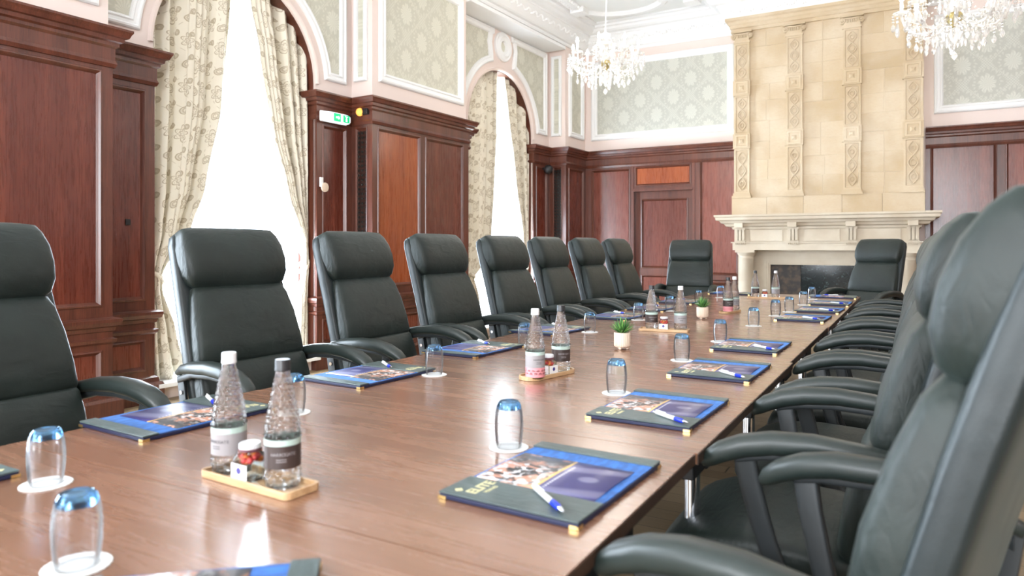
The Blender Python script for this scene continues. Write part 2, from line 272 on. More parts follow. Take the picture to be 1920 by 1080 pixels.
# ------------------------------------------------------------------ mesh helpers
class MB:
    def __init__(s): s.v = []; s.f = []; s.mi = []; s.uv = []; s.has_uv = False
    def add(s, vs, fs, mi=0, uvs=None):
        k = len(s.v); s.v += [tuple(p) for p in vs]
        for i, f in enumerate(fs):
            s.f.append(tuple(k + j for j in f)); s.mi.append(mi)
            s.uv.append([uvs[j] for j in f] if uvs else [(0, 0)] * len(f))
        if uvs: s.has_uv = True
        return s
    def box(s, x0, x1, y0, y1, z0, z1, mi=0, mat=None):
        vs = [(x, y, z) for z in (z0, z1) for y in (y0, y1) for x in (x0, x1)]
        if mat is not None: vs = [mat @ Vector(p) for p in vs]
        return s.add(vs, [(0, 2, 3, 1), (4, 5, 7, 6), (0, 1, 5, 4), (2, 6, 7, 3), (0, 4, 6, 2), (1, 3, 7, 5)], mi)
    def lathe(s, prof, n=24, c=(0, 0, 0), mi=0, wob=None, cap=True):
        vs = []; fs = []
        for i, (r, z) in enumerate(prof):
            for j in range(n):
                a = 2 * pi * j / n; rr = r if wob is None else r * wob(a, i)
                vs.append((c[0] + rr * cos(a), c[1] + rr * sin(a), c[2] + z))
        for i in range(len(prof) - 1):
            for j in range(n): fs.append((i * n + j, i * n + (j + 1) % n, (i + 1) * n + (j + 1) % n, (i + 1) * n + j))
        if cap: fs.append(tuple(range(n))[::-1]); fs.append(tuple((len(prof) - 1) * n + j for j in range(n)))
        return s.add(vs, fs, mi)
    def tube(s, pts, r, n=10, mi=0, cap=True, flat=1.0):
        pts = [Vector(p) for p in pts]; vs = []; fs = []; up = Vector((0, 0, 1)); prev = None
        for i, p in enumerate(pts):
            t = (pts[min(i + 1, len(pts) - 1)] - pts[max(i - 1, 0)]).normalized()
            a = t.cross(up)
            if a.length < 1e-3: a = prev if prev is not None else t.cross(Vector((0, 1, 0)))
            a.normalize()
            if prev is not None and a.dot(prev) < 0: a = -a
            prev = a; b = t.cross(a).normalized(); rr = r[i] if isinstance(r, (list, tuple)) else r
            for j in range(n):
                q = 2 * pi * j / n; vs.append(p + a * (rr * cos(q)) + b * (rr * flat * sin(q)))
        for i in range(len(pts) - 1):
            for j in range(n): fs.append((i * n + j, i * n + (j + 1) % n, (i + 1) * n + (j + 1) % n, (i + 1) * n + j))
        if cap: fs.append(tuple(range(n))[::-1]); fs.append(tuple((len(pts) - 1) * n + j for j in range(n)))
        return s.add(vs, fs, mi)
    def loft(s, secs, n=28, mi=0, cap=True, ex=3.2):
        """secs: (centre, axis_a, axis_b, half_a, half_b) ; superellipse sections joined up"""
        vs = []; fs = []
        for (c, a, b, ha, hb) in secs:
            c, a, b = Vector(c), Vector(a), Vector(b)
            for j in range(n):
                q = 2 * pi * j / n + pi / n; cx, sx = cos(q), sin(q)
                vs.append(c + a * (ha * math.copysign(abs(cx) ** (2 / ex), cx)) + b * (hb * math.copysign(abs(sx) ** (2 / ex), sx)))
        for i in range(len(secs) - 1):
            for j in range(n): fs.append((i * n + j, i * n + (j + 1) % n, (i + 1) * n + (j + 1) % n, (i + 1) * n + j))
        if cap: fs.append(tuple(range(n))[::-1]); fs.append(tuple((len(secs) - 1) * n + j for j in range(n)))
        return s.add(vs, fs, mi)
    def sweep(s, path, prof, flip=False, mi=0, closed=False, ends=True):
        """path: plan points (x,y), prof: (out, z) ; out is to the right of travel (left if flip)"""
        P = [Vector(p) for p in path]; n = len(P); k = len(prof); vs = []; fs = []
        for i in range(n):
            def nrm(a, b):
                d = (b - a).normalized(); q = Vector((d.y, -d.x)); return -q if flip else q
            if closed: n0 = nrm(P[i - 1], P[i]); n1 = nrm(P[i], P[(i + 1) % n])
            else:
                n0 = nrm(P[i - 1], P[i]) if i > 0 else nrm(P[0], P[1]); n1 = nrm(P[i], P[i + 1]) if i < n - 1 else n0
            mvec = (n0 + n1); mvec = mvec / max(0.25, (1 + n0.dot(n1)))
            for (o, z) in prof: vs.append((P[i].x + mvec.x * o, P[i].y + mvec.y * o, z))
        for i in range(n if closed else n - 1):
            for j in range(k): a, b = i * k + j, i * k + (j + 1) % k; c, d = ((i + 1) % n) * k + (j + 1) % k, ((i + 1) % n) * k + j; fs.append((a, b, c, d))
        if ends and not closed: fs.append(tuple(range(k))); fs.append(tuple((n - 1) * k + j for j in range(k))[::-1])
        return s.add(vs, fs, mi)
    def prism(s, poly, z0, z1, mi=0, mat=None):
        n = len(poly); vs = [(p[0], p[1], z0) for p in poly] + [(p[0], p[1], z1) for p in poly]
        if mat is not None: vs = [mat @ Vector(p) for p in vs]
        fs = [tuple(range(n))[::-1], tuple(range(n, 2 * n))] + [(i, (i + 1) % n, n + (i + 1) % n, n + i) for i in range(n)]
        return s.add(vs, fs, mi)
    def ring(s, loops, fr, mi=0, closed=True):
        """loops: lists of (a, z, out), same length; fr maps (a, out, z) to a point"""
        n = len(loops[0]); vs = []; fs = []
        for L in loops: vs += [fr(a, o, z) for (a, z, o) in L]
        for i in range(len(loops) - 1):
            for j in range(n): fs.append((i * n + j, i * n + (j + 1) % n, (i + 1) * n + (j + 1) % n, (i + 1) * n + j))
        return s.add(vs, fs, mi)
    def build(s, name, mat, parent=None, smooth=False, loc=None, rotz=None, bevel=0.0, subsurf=0, auto=None):
        me = bpy.data.meshes.new(name); me.from_pydata(s.v, [], s.f)
        mats = mat if isinstance(mat, (list, tuple)) else [mat]
        for q in mats: me.materials.append(M[q] if isinstance(q, str) else q)
        me.polygons.foreach_set('material_index', s.mi)
        if s.has_uv:
            l = me.uv_layers.new(name='UVMap'); k = 0
            flat = [c for f in s.uv for p in f for c in p]; l.data.foreach_set('uv', flat)
        me.validate(); me.update()
        import bmesh
        bm = bmesh.new(); bm.from_mesh(me); bmesh.ops.recalc_face_normals(bm, faces=bm.faces); bm.to_mesh(me); bm.free()
        if smooth: me.polygons.foreach_set('use_smooth', [True] * len(me.polygons))
        if auto is not None: me.set_sharp_from_angle(angle=radians(auto))
        o = bpy.data.objects.new(name, me); COL.objects.link(o)
        if parent is not None: o.parent = parent
        if loc is not None: o.location = loc
        if rotz is not None: o.rotation_euler.z = rotz
        if bevel: b = o.modifiers.new('edge', 'BEVEL'); b.width = bevel; b.segments = 2; b.limit_method = 'ANGLE'
        if subsurf: b = o.modifiers.new('smooth', 'SUBSURF'); b.levels = b.render_levels = subsurf
        return o

def thing(name, label, cat, loc=(0, 0, 0), rotz=0.0, group=None):
    o = bpy.data.objects.new(name, None); COL.objects.link(o); o.location = loc; o.rotation_euler = (0, 0, rotz)
    o.empty_display_size = 0.1
    return tag(o, label, cat, group)
def tag(o, label, cat, group=None):
    o['label'] = label; o['category'] = cat
    if group: o['group'] = group
    return o
def struct(o, label=None, cat=None):
    o['kind'] = 'structure'
    if label: o['label'] = label
    if cat: o['category'] = cat
    return o
KIDS = {}
def dup(root, loc, rotz, label, group=None):
    def cp(o, par):
        c = o.copy(); COL.objects.link(c)
        if par is not None: c.parent = par
        for ch in [q for q in list(COL.objects) if q.parent == o]: cp(ch, c)
        return c
    r = cp(root, None); r.location = loc; r.rotation_euler = (0, 0, rotz); r['label'] = label
    if group: r['group'] = group
    return r
def text_mesh(name, body, size, mat, parent, matrix, extrude=0.0003, bold=0.0, align='CENTER'):
    c = bpy.data.curves.new('lettering', 'FONT'); c.body = body; c.size = size; c.extrude = extrude; c.align_x = align; c.offset = bold
    t = bpy.data.objects.new('lettering', c); COL.objects.link(t)
    bpy.context.view_layer.update()
    me = bpy.data.meshes.new_from_object(t.evaluated_get(bpy.context.evaluated_depsgraph_get())); bpy.data.objects.remove(t)
    me.materials.clear(); me.materials.append(M[mat]); o = bpy.data.objects.new(name, me); COL.objects.link(o); o.parent = parent; o.matrix_local = matrix
    return o
ORD = ['first', 'second', 'third', 'fourth', 'fifth', 'sixth', 'seventh', 'eighth', 'ninth', 'tenth']

def seg_frame(p, q, flip=False):
    p, q = Vector(p), Vector(q); d = (q - p).normalized(); n = Vector((d.y, -d.x)); n = -n if flip else n
    return (lambda a, o, z: (p.x + d.x * a + n.x * o, p.y + d.y * a + n.y * o, z)), (q - p).length
def rect(a0, a1, z0, z1, ins, o): return [(a0 + ins, z0 + ins, o), (a1 - ins, z0 + ins, o), (a1 - ins, z1 - ins, o), (a0 + ins, z1 - ins, o)]
def panelled(mb, fr, L, z1, panels, fmi=1):
    """flat frame face with sunk panels, moulded edges"""
    A = sorted({0, L, *[p[0] for p in panels], *[p[1] for p in panels]}); Z = sorted({0, z1, *[p[2] for p in panels], *[p[3] for p in panels]})
    for a0, a1 in zip(A, A[1:]):
        for z0, zz in zip(Z, Z[1:]):
            ca, cz = (a0 + a1) / 2, (z0 + zz) / 2
            if any(p[0] < ca < p[1] and p[2] < cz < p[3] for p in panels): continue
            mb.add([fr(a0, 0, z0), fr(a1, 0, z0), fr(a1, 0, zz), fr(a0, 0, zz)], [(0, 1, 2, 3)], 0)
    for p in panels:
        mi = p[4] if len(p) > 4 else fmi
        mb.ring([rect(*p[:4], 0, 0), rect(*p[:4], 0.004, 0.008), rect(*p[:4], 0.014, 0.010), rect(*p[:4], 0.024, -0.002), rect(*p[:4], 0.034, -0.016)], fr, 0)
        r = rect(*p[:4], 0.034, -0.016); mb.add([fr(a, o, z) for a, z, o in r], [(0, 1, 2, 3)], mi)
CORN = [(0, 2.40), (0.012, 2.40), (0.022, 2.425), (0.012, 2.45), (0.012, 2.53), (0.03, 2.545), (0.03, 2.565), (0.05, 2.575), (0.055, 2.60), (0.075, 2.605), (0.085, 2.63), (0.095, 2.645), (0.095, 2.66), (0, 2.665)]
CORN = [(o, z) for o, z in CORN]
DADO = [(0, 0.60), (0.012, 0.605), (0.016, 0.63), (0.035, 0.64), (0.045, 0.665), (0.045, 0.685), (0.02, 0.695), (0, 0.70)]
DADO2 = [(0, 0.515), (0.018, 0.53), (0.022, 0.55), (0, 0.56)]
BASE = [(0, 0), (0.05, 0), (0.05, 0.13), (0.04, 0.15), (0.025, 0.155), (0.02, 0.185), (0, 0.20)]
def plaster_frame(mb, fr, poly, wd=0.085, mi=0, o0=0.0):
    """poly: closed list of (a, z); ring moulding inset by wd"""
    n = len(poly); P = [Vector(p) for p in poly]
    area_ = sum(P[i].x * P[(i + 1) % n].y - P[(i + 1) % n].x * P[i].y for i in range(n)); sg = 1 if area_ > 0 else -1
    nr = []
    for i in range(n):
        d0 = (P[i] - P[i - 1]).normalized(); d1 = (P[(i + 1) % n] - P[i]).normalized()
        n0 = Vector((-d0.y, d0.x)) * sg; n1 = Vector((-d1.y, d1.x)) * sg; nr.append((n0 + n1) / max(0.35, 1 + n0.dot(n1)))
    def L(ins, o): return [(P[i].x + nr[i].x * ins, P[i].y + nr[i].y * ins, o + o0) for i in range(n)]
    w_ = wd
    mb.ring([L(0, 0), L(0, 0.018), L(0.10 * w_, 0.03), L(0.25 * w_, 0.034), L(0.38 * w_, 0.022), L(0.62 * w_, 0.02), L(0.72 * w_, 0.03), L(0.88 * w_, 0.026), L(w_, 0.008), L(w_, 0)], fr, mi)
    return [(a, z) for a, z, o in L(w_, 0)]

# ------------------------------------------------------------------ room shell
mb = MB().box(-5.9, 3.6, -4.2, 11, -0.1, 0); struct(mb.build('floor', 'floor'))
mb = MB().box(-5.9, 3.6, -4.2, 10.6, 4.57, 4.67); struct(mb.build('ceiling', 'ceiling'))
PIERS = [(-4.1, -1.38), (1.18, 2.83), (5.385, 7.03), (9.547, 10.35)]
CEIL = 4.58
wl = MB()
for p0, p1 in PIERS: wl.box(-0.62, -0.02, p0 + 0.02, p1 - 0.02, 0, CEIL)
for c, r, a, b in BAYS:      # arched openings in the recessed bays
    for s0, s1 in ((a - 0.02, c - r), (c + r, b + 0.02)): wl.box(-0.62, -0.30, s0, s1, 0, CEIL)
    n = 28; arc = [(c - r * cos(pi * i / n), SPR + r * sin(pi * i / n)) for i in range(n + 1)]
    for i in range(n):
        (s0, z0), (s1, z1) = arc[i], arc[i + 1]
        for d in (-0.30, -0.62): wl.add([(d, s0, z0), (d, s1, z1), (d, s1, CEIL), (d, s0, CEIL)], [(0, 1, 2, 3)])
        wl.add([(-0.30, s0, z0), (-0.30, s1, z1), (-0.62, s1, z1), (-0.62, s0, z0)], [(0, 1, 2, 3)])
    wl.box(-0.62, -0.30, c - r, c + r, 0, 0.10)
wall_l = struct(wl.build('wall_left', 'pink', loc=LW_LOC, rotz=LW_ROT))
BY = 10.24
mb = MB().box(-5.6, -3.70, BY, BY + 0.25, 0, CEIL).box(-2.80, 3.6, BY, BY + 0.25, 0, CEIL).box(-3.70, -2.80, BY, BY + 0.25, 2.03, CEIL)
struct(mb.build('wall_back', 'pink'))
struct(MB().box(3.3, 3.5, -4.2, BY, 0, CEIL).build('wall_right', 'pink'))
wf = MB()
for x0, x1, z0, z1 in ((-5.9, -3.7, 0, CEIL), (-2.1, -0.2, 0, CEIL), (1.4, 3.3, 0, CEIL), (-3.7, -2.1, 3.5, CEIL), (-0.2, 1.4, 3.5, CEIL), (-3.7, -2.1, 0, 0.4), (-0.2, 1.4, 0, 0.4)): wf.box(x0, x1, -3.75, -3.5, z0, z1)
struct(wf.build('wall_front', 'pink'))
# bulkheads closing the bays above
mb = MB()
for c, r, a, b in BAYS:
    mb.box(-0.30, -0.02, a - 0.02, b + 0.02, 4.15, CEIL, 0); mb.box(-0.30, 0.05, a - 0.02, b - 0.10, 4.095, 4.125, 1); mb.box(-0.30, 0.03, a - 0.02, b - 0.08, 4.125, 4.15, 1)
struct(mb.build('trim_1', ['pink', 'white'], loc=LW_LOC, rotz=LW_ROT))

# panelling on the window wall, one run per pier
tn = 2
def grille(fr, a0, a1, z0, z1, mb):
    pitch = 0.052; na = max(1, round((a1 - a0) / pitch)); pa = (a1 - a0) / na; nz = round((z1 - z0) / pa); pz = (z1 - z0) / nz
    mb.add([fr(a0, -0.014, z0), fr(a1, -0.014, z0), fr(a1, -0.014, z1), fr(a0, -0.014, z1)], [(0, 1, 2, 3)], 1)
    for i in range(na):
        for j in range(nz):
            ca, cz = a0 + (i + 0.5) * pa, z0 + (j + 0.5) * pz
            for k in range(4):
                t = k * pi / 4; R = pa * (0.66 if k % 2 else 0.5); dx, dz = cos(t), sin(t); w_ = 0.0028
                q = [(ca + dx * s * R - dz * e * w_, cz + dz * s * R + dx * e * w_) for s, e in ((-1, -1), (1, -1), (1, 1), (-1, 1))]
                mb.add([fr(a, 0.0 + 0.001 * k, z) for a, z in q], [(0, 1, 2, 3)], 0)
            loops = [[(ca + rr * cos(2 * pi * m_ / 8), cz + rr * sin(2 * pi * m_ / 8), oo) for m_ in range(8)] for rr, oo in ((pa * 0.32, 0.0), (pa * 0.28, 0.006), (pa * 0.2, 0.0))]
            mb.ring(loops, fr, 0)
for k, (p0, p1) in enumerate(PIERS):
    lo = BAYS[k - 1][0] + BAYS[k - 1][1] if k > 0 else p0 - 0.01
    hi = BAYS[k][0] - BAYS[k][1] if k < 3 else None
    path = []
    if k > 0: path += [(-0.42, lo), (-0.28, lo), (-0.28, p0)]
    path += [(0, p0)]
    if k < 3: path += [(0, p1), (-0.28, p1), (-0.28, hi), (-0.42, hi)]
    else: path += [(0, 10.24)]
    mb = MB()
    for prof in (CORN, DADO, DADO2, BASE): mb.sweep(path, prof, flip=False, mi=0, ends=True)
    for i in range(len(path) - 1):
        fr, L = seg_frame(path[i], path[i + 1])
        pn = []
        if L > 1.0:
            if k == 1: g = [(0.09, 0.60), (0.68, L - 0.07)]
            else: g = [(0.075, 0.755), (0.83, L - 0.095)]
            pn = [(a, b, 0.77, 2.375, 2 if (k == 2 and a < 0.5) else 1) for a, b in g] + [(a, b, 0.24, 0.48) for a, b in g]
        elif L > 0.5: pn = [(0.09, L - 0.09, 0.77, 2.36), (0.09, L - 0.09, 0.24, 0.48)]
        elif L > 0.32: pn = [(0.07, L - 0.07, 0.77, 2.36), (0.07, L - 0.07, 0.24, 0.48)]
        elif L > 0.25 and k > 0 and i == 2: pn = [(0.05, L - 0.06, 0.80, 2.38), (0.05, L - 0.06, 0.24, 0.48)]
        panelled(mb, fr, L, 2.66, pn)
    o = struct(mb.build(f'trim_{tn}', ['mahogany_dark', 'mahogany', 'mahogany_gold'], loc=LW_LOC, rotz=LW_ROT, bevel=0)); tn += 1
    if k in (2, 3):       # pierced bronze grille on the return facing the room's near end
        fr, L = seg_frame((-0.28, p0), (0, p0)); g = MB(); grille(lambda a, oo, z: fr(a, oo - 0.002, z), 0.075, 0.215, 0.84, 2.34, g)
        tag(g.build('vent_grille', ['bronze', 'black'], loc=LW_LOC, rotz=LW_ROT), 'tall pierced bronze vent grille ' + ('beside the green exit sign' if k == 2 else 'near the corner beside the black wall speaker'), 'grille', 'pierced bronze vent grilles in the panelling')

# pink upper wall: plaster frames with damask panels
fl = lambda a, o, z: (-0.02 + o, a, z)
flr = lambda a, o, z: (-0.30 + o, a, z)
for k, (p0, p1) in enumerate(PIERS):
    mb = MB()
    zb_ = 2.80 if k < 2 else 2.84
    a0, a1 = (p0 + 0.11, p1 - 0.09) if p1 - p0 > 1 else (p0 + 0.12, p0 + 0.62)
    inn = plaster_frame(mb, fl, [(a0, zb_), (a1, zb_), (a1, 4.09), (a0, 4.09)], 0.10 if p1 - p0 > 1 else 0.085)
    mb.add([fl(a, 0.004, z) for a, z in inn], [(0, 1, 2, 3)], 1)
    if k > 0:
        fr, L = seg_frame((-0.30, p0 + 0.018), (-0.02, p0 + 0.018))
        inn = plaster_frame(mb, fr, [(0.05, 2.84), (0.22, 2.84), (0.22, 4.05), (0.05, 4.05)], 0.045)
        mb.add([fr(a, 0.004, z) for a, z in inn], [(0, 1, 2, 3)], 1)
    struct(mb.build(f'trim_{tn}', ['white', 'damask_left'], loc=LW_LOC, rotz=LW_ROT)); tn += 1
for c, r, a, b in BAYS:
    mb = MB(); R = r + 0.115
    for sg in (1, -1):
        ext = (b - c - 0.07) if sg == 1 else (c - a - 0.02)
        zb_ = 2.80 if c < 5 else 2.84; th0 = math.asin((zb_ - SPR) / R); th1 = math.acos(0.25 / R)
        poly = [(R * cos(th0 + (th1 - th0) * i / 14), SPR + R * sin(th0 + (th1 - th0) * i / 14)) for i in range(15)]
        poly += [(0.26, 3.74), (0.285, 3.89), (0.26, 4.0), (0.22, 4.015), (0.22, 4.09), (ext, 4.09), (ext, zb_)]
        poly = [(c + sg * x, z) for x, z in poly]
        inn = plaster_frame(mb, flr, poly, 0.088)
        xs = [0.27 + (ext - 0.04 - 0.27) * i / 24 for i in range(25)]; lo_ = [max(2.88, SPR + sqrt(max(0, (R + 0.04) ** 2 - x * x))) for x in xs]
        for i in range(24): mb.add([flr(c + sg * xs[i], 0.004, lo_[i]), flr(c + sg * xs[i + 1], 0.004, lo_[i + 1]), flr(c + sg * xs[i + 1], 0.004, 4.05), flr(c + sg * xs[i], 0.004, 4.05)], [(0, 1, 2, 3)], 1)
    n = 32; zc = 3.89
    loops = [[(c + rr * cos(2 * pi * i / n), zc + rr * sin(2 * pi * i / n), oo) for i in range(n)] for rr, oo in ((0.2, 0), (0.2, 0.025), (0.185, 0.04), (0.165, 0.03), (0.13, 0.05), (0.10, 0.03), (0.08, 0.035), (0.065, 0.0))]
    mb.ring(loops, flr, 0); mb.add([flr(c + 0.066 * cos(2 * pi * i / n), 0.003, zc + 0.066 * sin(2 * pi * i / n)) for i in range(n)], [tuple(range(n))], 1)
    # moulded archivolt edge on the pink ring
    n = 36; loops = [[(c + rr * cos(pi * i / n), SPR + rr * sin(pi * i / n)) for i in range(n + 1)] for rr in (r + 0.0, r + 0.012, r + 0.03, r + 0.045)]
    for q, (o0, o1) in enumerate(((0, 0.018), (0.018, 0.022), (0.022, 0.0))):
        for i in range(n):
            (a0, z0), (a1, z1) = loops[q][i], loops[q][i + 1]; (b0, y0), (b1, y1) = loops[q + 1][i], loops[q + 1][i + 1]
            mb.add([flr(a0, o0, z0), flr(a1, o0, z1), flr(b1, o1, y1), flr(b0, o1, y0)], [(0, 1, 2, 3)], 2)
    struct(mb.build(f'trim_{tn}', ['white', 'damask_left', 'pink'], loc=LW_LOC, rotz=LW_ROT)); tn += 1

# back wall: panelling left and right of the chimneypiece
LWX = lambda s: (LWM @ Vector((0, s, 0)))
cx0 = LWX(10.22).x
mb = MB(); pathL = [(cx0, 10.22), (-2.12, 10.22)]
for prof in (CORN,): mb.sweep(pathL, prof)
D0, D1 = -3.70 - cx0, -2.80 - cx0
for prof in (DADO, DADO2, BASE):
    mb.sweep([(cx0, 10.22), (-3.72, 10.22)], prof); mb.sweep([(-2.775, 10.22), (-2.12, 10.22)], prof)
fr, L = seg_frame(*pathL)
def face_with_hole(lo, hi, pans): panelled(mb, (lambda a, o, z: fr(a + lo, o, z)), hi - lo, 2.66, [(p[0] - lo, p[1] - lo, *p[2:]) for p in pans])
face_with_hole(0, D0, [(0.10, D0 - 0.055, 0.77, 2.37), (0.10, D0 - 0.055, 0.24, 0.48)])
face_with_hole(D1, L, [(D1 + 0.10, L - 0.03, 0.77, 2.44), (D1 + 0.10, L - 0.03, 0.24, 0.48)])
frd = lambda a, o, z: fr(a + D0, o, z + 2.02)
panelled(mb, frd, D1 - D0, 0.64, [(0.02, D1 - D0 - 0.02, 0.07, 0.37, 2)])
mb.box(-3.72, -2.79, 10.185, 10.26, 2.01, 2.05, 0)
for x0, x1 in ((-3.735, -3.695), (-2.805, -2.765)): mb.box(x0, x1, 10.205, 10.32, 0, 2.40, 0)
struct(mb.build(f'trim_{tn}', ['mahogany_dark', 'mahogany', 'mahogany_gold'])); tn += 1
mb = MB(); frk = lambda a, o, z: (-3.70 + a, 10.30 - o, z)
panelled(mb, frk, 0.90, 2.03, [(0.09, 0.815, 0.85, 1.90), (0.09, 0.815, 0.12, 0.75)])
dr = struct(mb.build('door_1', ['mahogany_dark', 'mahogany']))
MB().lathe([(0.004, 0), (0.01, 0.004), (0.01, 0.03), (0.026, 0.045), (0.026, 0.062), (0.012, 0.072)], 16).build('door_knob', 'gold', dr, True)
k_ = dr.children[0]; k_.rotation_euler = (pi / 2, 0, 0); k_.location = (-2.88, 10.30, 0.98)
mb = MB(); pathR = [(0.13, 10.22), (3.3, 10.22)]
for prof in (CORN, DADO, DADO2, BASE): mb.sweep(pathR, prof)
fr, L = seg_frame(*pathR)
panelled(mb, fr, L, 2.66, [(a, b, z0, z1) for a, b in ((0.05, 0.74), (0.82, 1.55), (1.63, 2.4), (2.48, 3.1)) for z0, z1 in ((0.77, 2.44), (0.24, 0.48))])
struct(mb.build(f'trim_{tn}', ['mahogany_dark', 'mahogany'])); tn += 1
mb = MB(); fb = lambda a, o, z: (a, BY - o, z)
for x0, x1 in ((-4.40, -2.21), (0.22, 3.1)):
    z0, z1 = 2.83, 4.06
    inn = plaster_frame(mb, fb, [(x0, z0), (x1, z0), (x1, z1), (x0, z1)], 0.10)
    mb.add([fb(a, 0.004, z) for a, z in inn], [(0, 1, 2, 3)], 1)
struct(mb.build(f'trim_{tn}', ['white', 'damask_back'])); tn += 1
# right wall and wall behind: simple panelling
mb = MB()
for path in ([(3.3, 10.22), (3.3, -3.5)],):
    for prof in (CORN, DADO, BASE): mb.sweep(path, prof)
    fr, L = seg_frame(*path); n = 14; st = L / n
    panelled(mb, fr, L, 2.66, [(i * st + 0.06, (i + 1) * st - 0.06, 0.77, 2.37) for i in range(n)])
struct(mb.build(f'trim_{tn}', ['mahogany_dark', 'mahogany'])); tn += 1

# plaster cornice round the ceiling, with leaf relief in the frieze
PC = [(o, z + 0.05) for o, z in [(0, 4.13), (0.02, 4.13), (0.03, 4.15), (0.03, 4.17), (0.06, 4.18), (0.075, 4.20), (0.085, 4.22), (0.15, 4.36), (0.17, 4.37), (0.17, 4.39), (0.23, 4.40), (0.26, 4.42), (0.28, 4.45), (0.31, 4.46), (0.31, 4.49), (0.36, 4.50), (0.36, 4.53), (0, 4.53)]]
A_ = LWM @ Vector((-0.02, -3.45, 0)); B_ = LWM @ Vector((-0.02, 10.24, 0))
cpath = [(A_.x, A_.y), (B_.x, 10.24), (-2.16, 10.24), (-2.16, 9.85), (0.14, 9.85), (0.14, 10.24), (3.3, 10.24), (3.3, -3.5)]
mb = MB(); mb.sweep(cpath, PC)
def relief(p, q, step=0.085):
    p, q = Vector(p), Vector(q); d = (q - p).normalized(); nn = Vector((d.y, -d.x)); L = (q - p).length; k = int(L / step)
    for i in range(k):
        t = (i + 0.5) * L / k; up = 1 if i % 2 else -1
        for (dt, dv, ra, rb) in ((0, 0, 0.022, 0.030), (0.030, 0.035 * up, 0.015, 0.018), (-0.028, -0.03 * up, 0.013, 0.02)):
            v_ = 0.5 + dv * 4; o = 0.085 + 0.065 * v_; z = 4.27 + 0.14 * v_
            c = Vector((p.x + d.x * (t + dt) + nn.x * o, p.y + d.y * (t + dt) + nn.y * o, z)); sl = Vector((nn.x * 0.42, nn.y * 0.42, 0.9)); no = Vector((nn.x * 0.9, nn.y * 0.9, -0.42)); dd = Vector((d.x, d.y, 0))
            vs = [c + dd * (ra * cos(2 * pi * j / 6)) + sl * (rb * sin(2 * pi * j / 6)) for j in range(6)] + [c + no * 0.016]
            mb.add(vs, [(j, (j + 1) % 6, 6) for j in range(6)])
for i in range(5): relief(cpath[i], cpath[i + 1])
struct(mb.build(f'trim_{tn}', 'white')); tn += 1
# ceiling ribs
mb = MB(); RIB = [(o, z + 0.05) for o, z in [(-0.07, 4.525), (-0.07, 4.50), (-0.05, 4.485), (-0.03, 4.47), (0.03, 4.47), (0.05, 4.485), (0.07, 4.50), (0.07, 4.525)]]
arc1 = [(-3.52 - 0.62 * cos(radians(t)), 9.18 + 0.5 * sin(radians(t))) for t in range(0, 181, 12)]
mb.sweep([(-4.14, -3.0), (-4.14, 9.18)] + arc1[1:] + [(-2.90, -3.0)], RIB)
mb.sweep([(-2.62, 9.65), (-2.62, -3.0)], RIB); mb.sweep([(-2.62, 9.55), (0.6, 9.55)], RIB); mb.sweep([(0.6, 9.65), (0.6, -3.0)], RIB)
for x, y in [(-4.14, 9.2), (-2.90, 9.2), (-2.62, 9.55), (0.6, 9.55)]: mb.box(x - 0.1, x + 0.1, y - 0.1, y + 0.1, 4.49, 4.575)
for i in range(150):
    y = 9.1 - i * 0.07
    for x in (-4.20, -4.08): mb.add([(x - 0.02, y - 0.025, 4.54), (x + 0.02, y - 0.025, 4.54), (x + 0.02, y + 0.025, 4.54), (x - 0.02, y + 0.025, 4.54), (x, y, 4.512)], [(0, 1, 4), (1, 2, 4), (2, 3, 4), (3, 0, 4)])
struct(mb.build(f'trim_{tn}', 'white')); tn += 1

# windows in the bays
for k, (c, r, a, b) in enumerate(BAYS):
    root = bpy.data.objects.new(f'window_{k + 1}', None); COL.objects.link(root); root.matrix_world = LWM @ Matrix.Translation((0, c, 0)); struct(root)
    n = 28; mb = MB()
    def arcring(r0, r1, d0, d1, mbx, mi=0, zb=0.10):
        pr = []
        for rr in (r0, r1):
            pr.append([(rr, zb)] + [(rr * cos(pi * i / n), SPR + rr * sin(pi * i / n)) for i in range(n + 1)] + [(-rr, zb)])
        m_ = len(pr[0])
        for i in range(m_ - 1):
            A0, A1, B0, B1 = pr[0][i], pr[0][i + 1], pr[1][i], pr[1][i + 1]
            vs = [(d, p[0], p[1]) for d in (d0, d1) for p in (A0, A1, B1, B0)]
            mbx.add(vs, [(0, 1, 2, 3), (7, 6, 5, 4), (0, 4, 5, 1), (3, 2, 6, 7)], mi)
    arcring(r - 0.006, r + 0.002, -0.60, -0.325, mb)
    mb.build('window_lining', 'mahogany_dark', root)
    mb = MB(); arcring(r - 0.10, r - 0.035, -0.60, -0.55, mb)
    mb.box(-0.59, -0.55, -0.03, 0.03, 0.10, SPR + r - 0.05); mb.box(-0.59, -0.55, -r + 0.05, r - 0.05, SPR - 0.04, SPR + 0.04)
    for z in (0.95, 1.80): mb.box(-0.58, -0.56, -r + 0.05, r - 0.05, z - 0.015, z + 0.015)
    mb.box(-0.60, -0.54, -r + 0.03, r - 0.03, 0.10, 0.2)
    mb.build('window_frame', 'white', root)
    mb = MB(); vs = [(-0.57, r - 0.06, 0.15)] + [(-0.57, (r - 0.06) * cos(pi * i / n), SPR + (r - 0.06) * sin(pi * i / n)) for i in range(n + 1)] + [(-0.57, -(r - 0.06), 0.15)]
    mb.add(vs, [tuple(range(len(vs)))]); mb.build('window_pane', 'pane', root)
    MB().box(-0.54, -0.22, -r + 0.003, r - 0.003, 0.10, 0.13).build('window_sill', 'white', root)
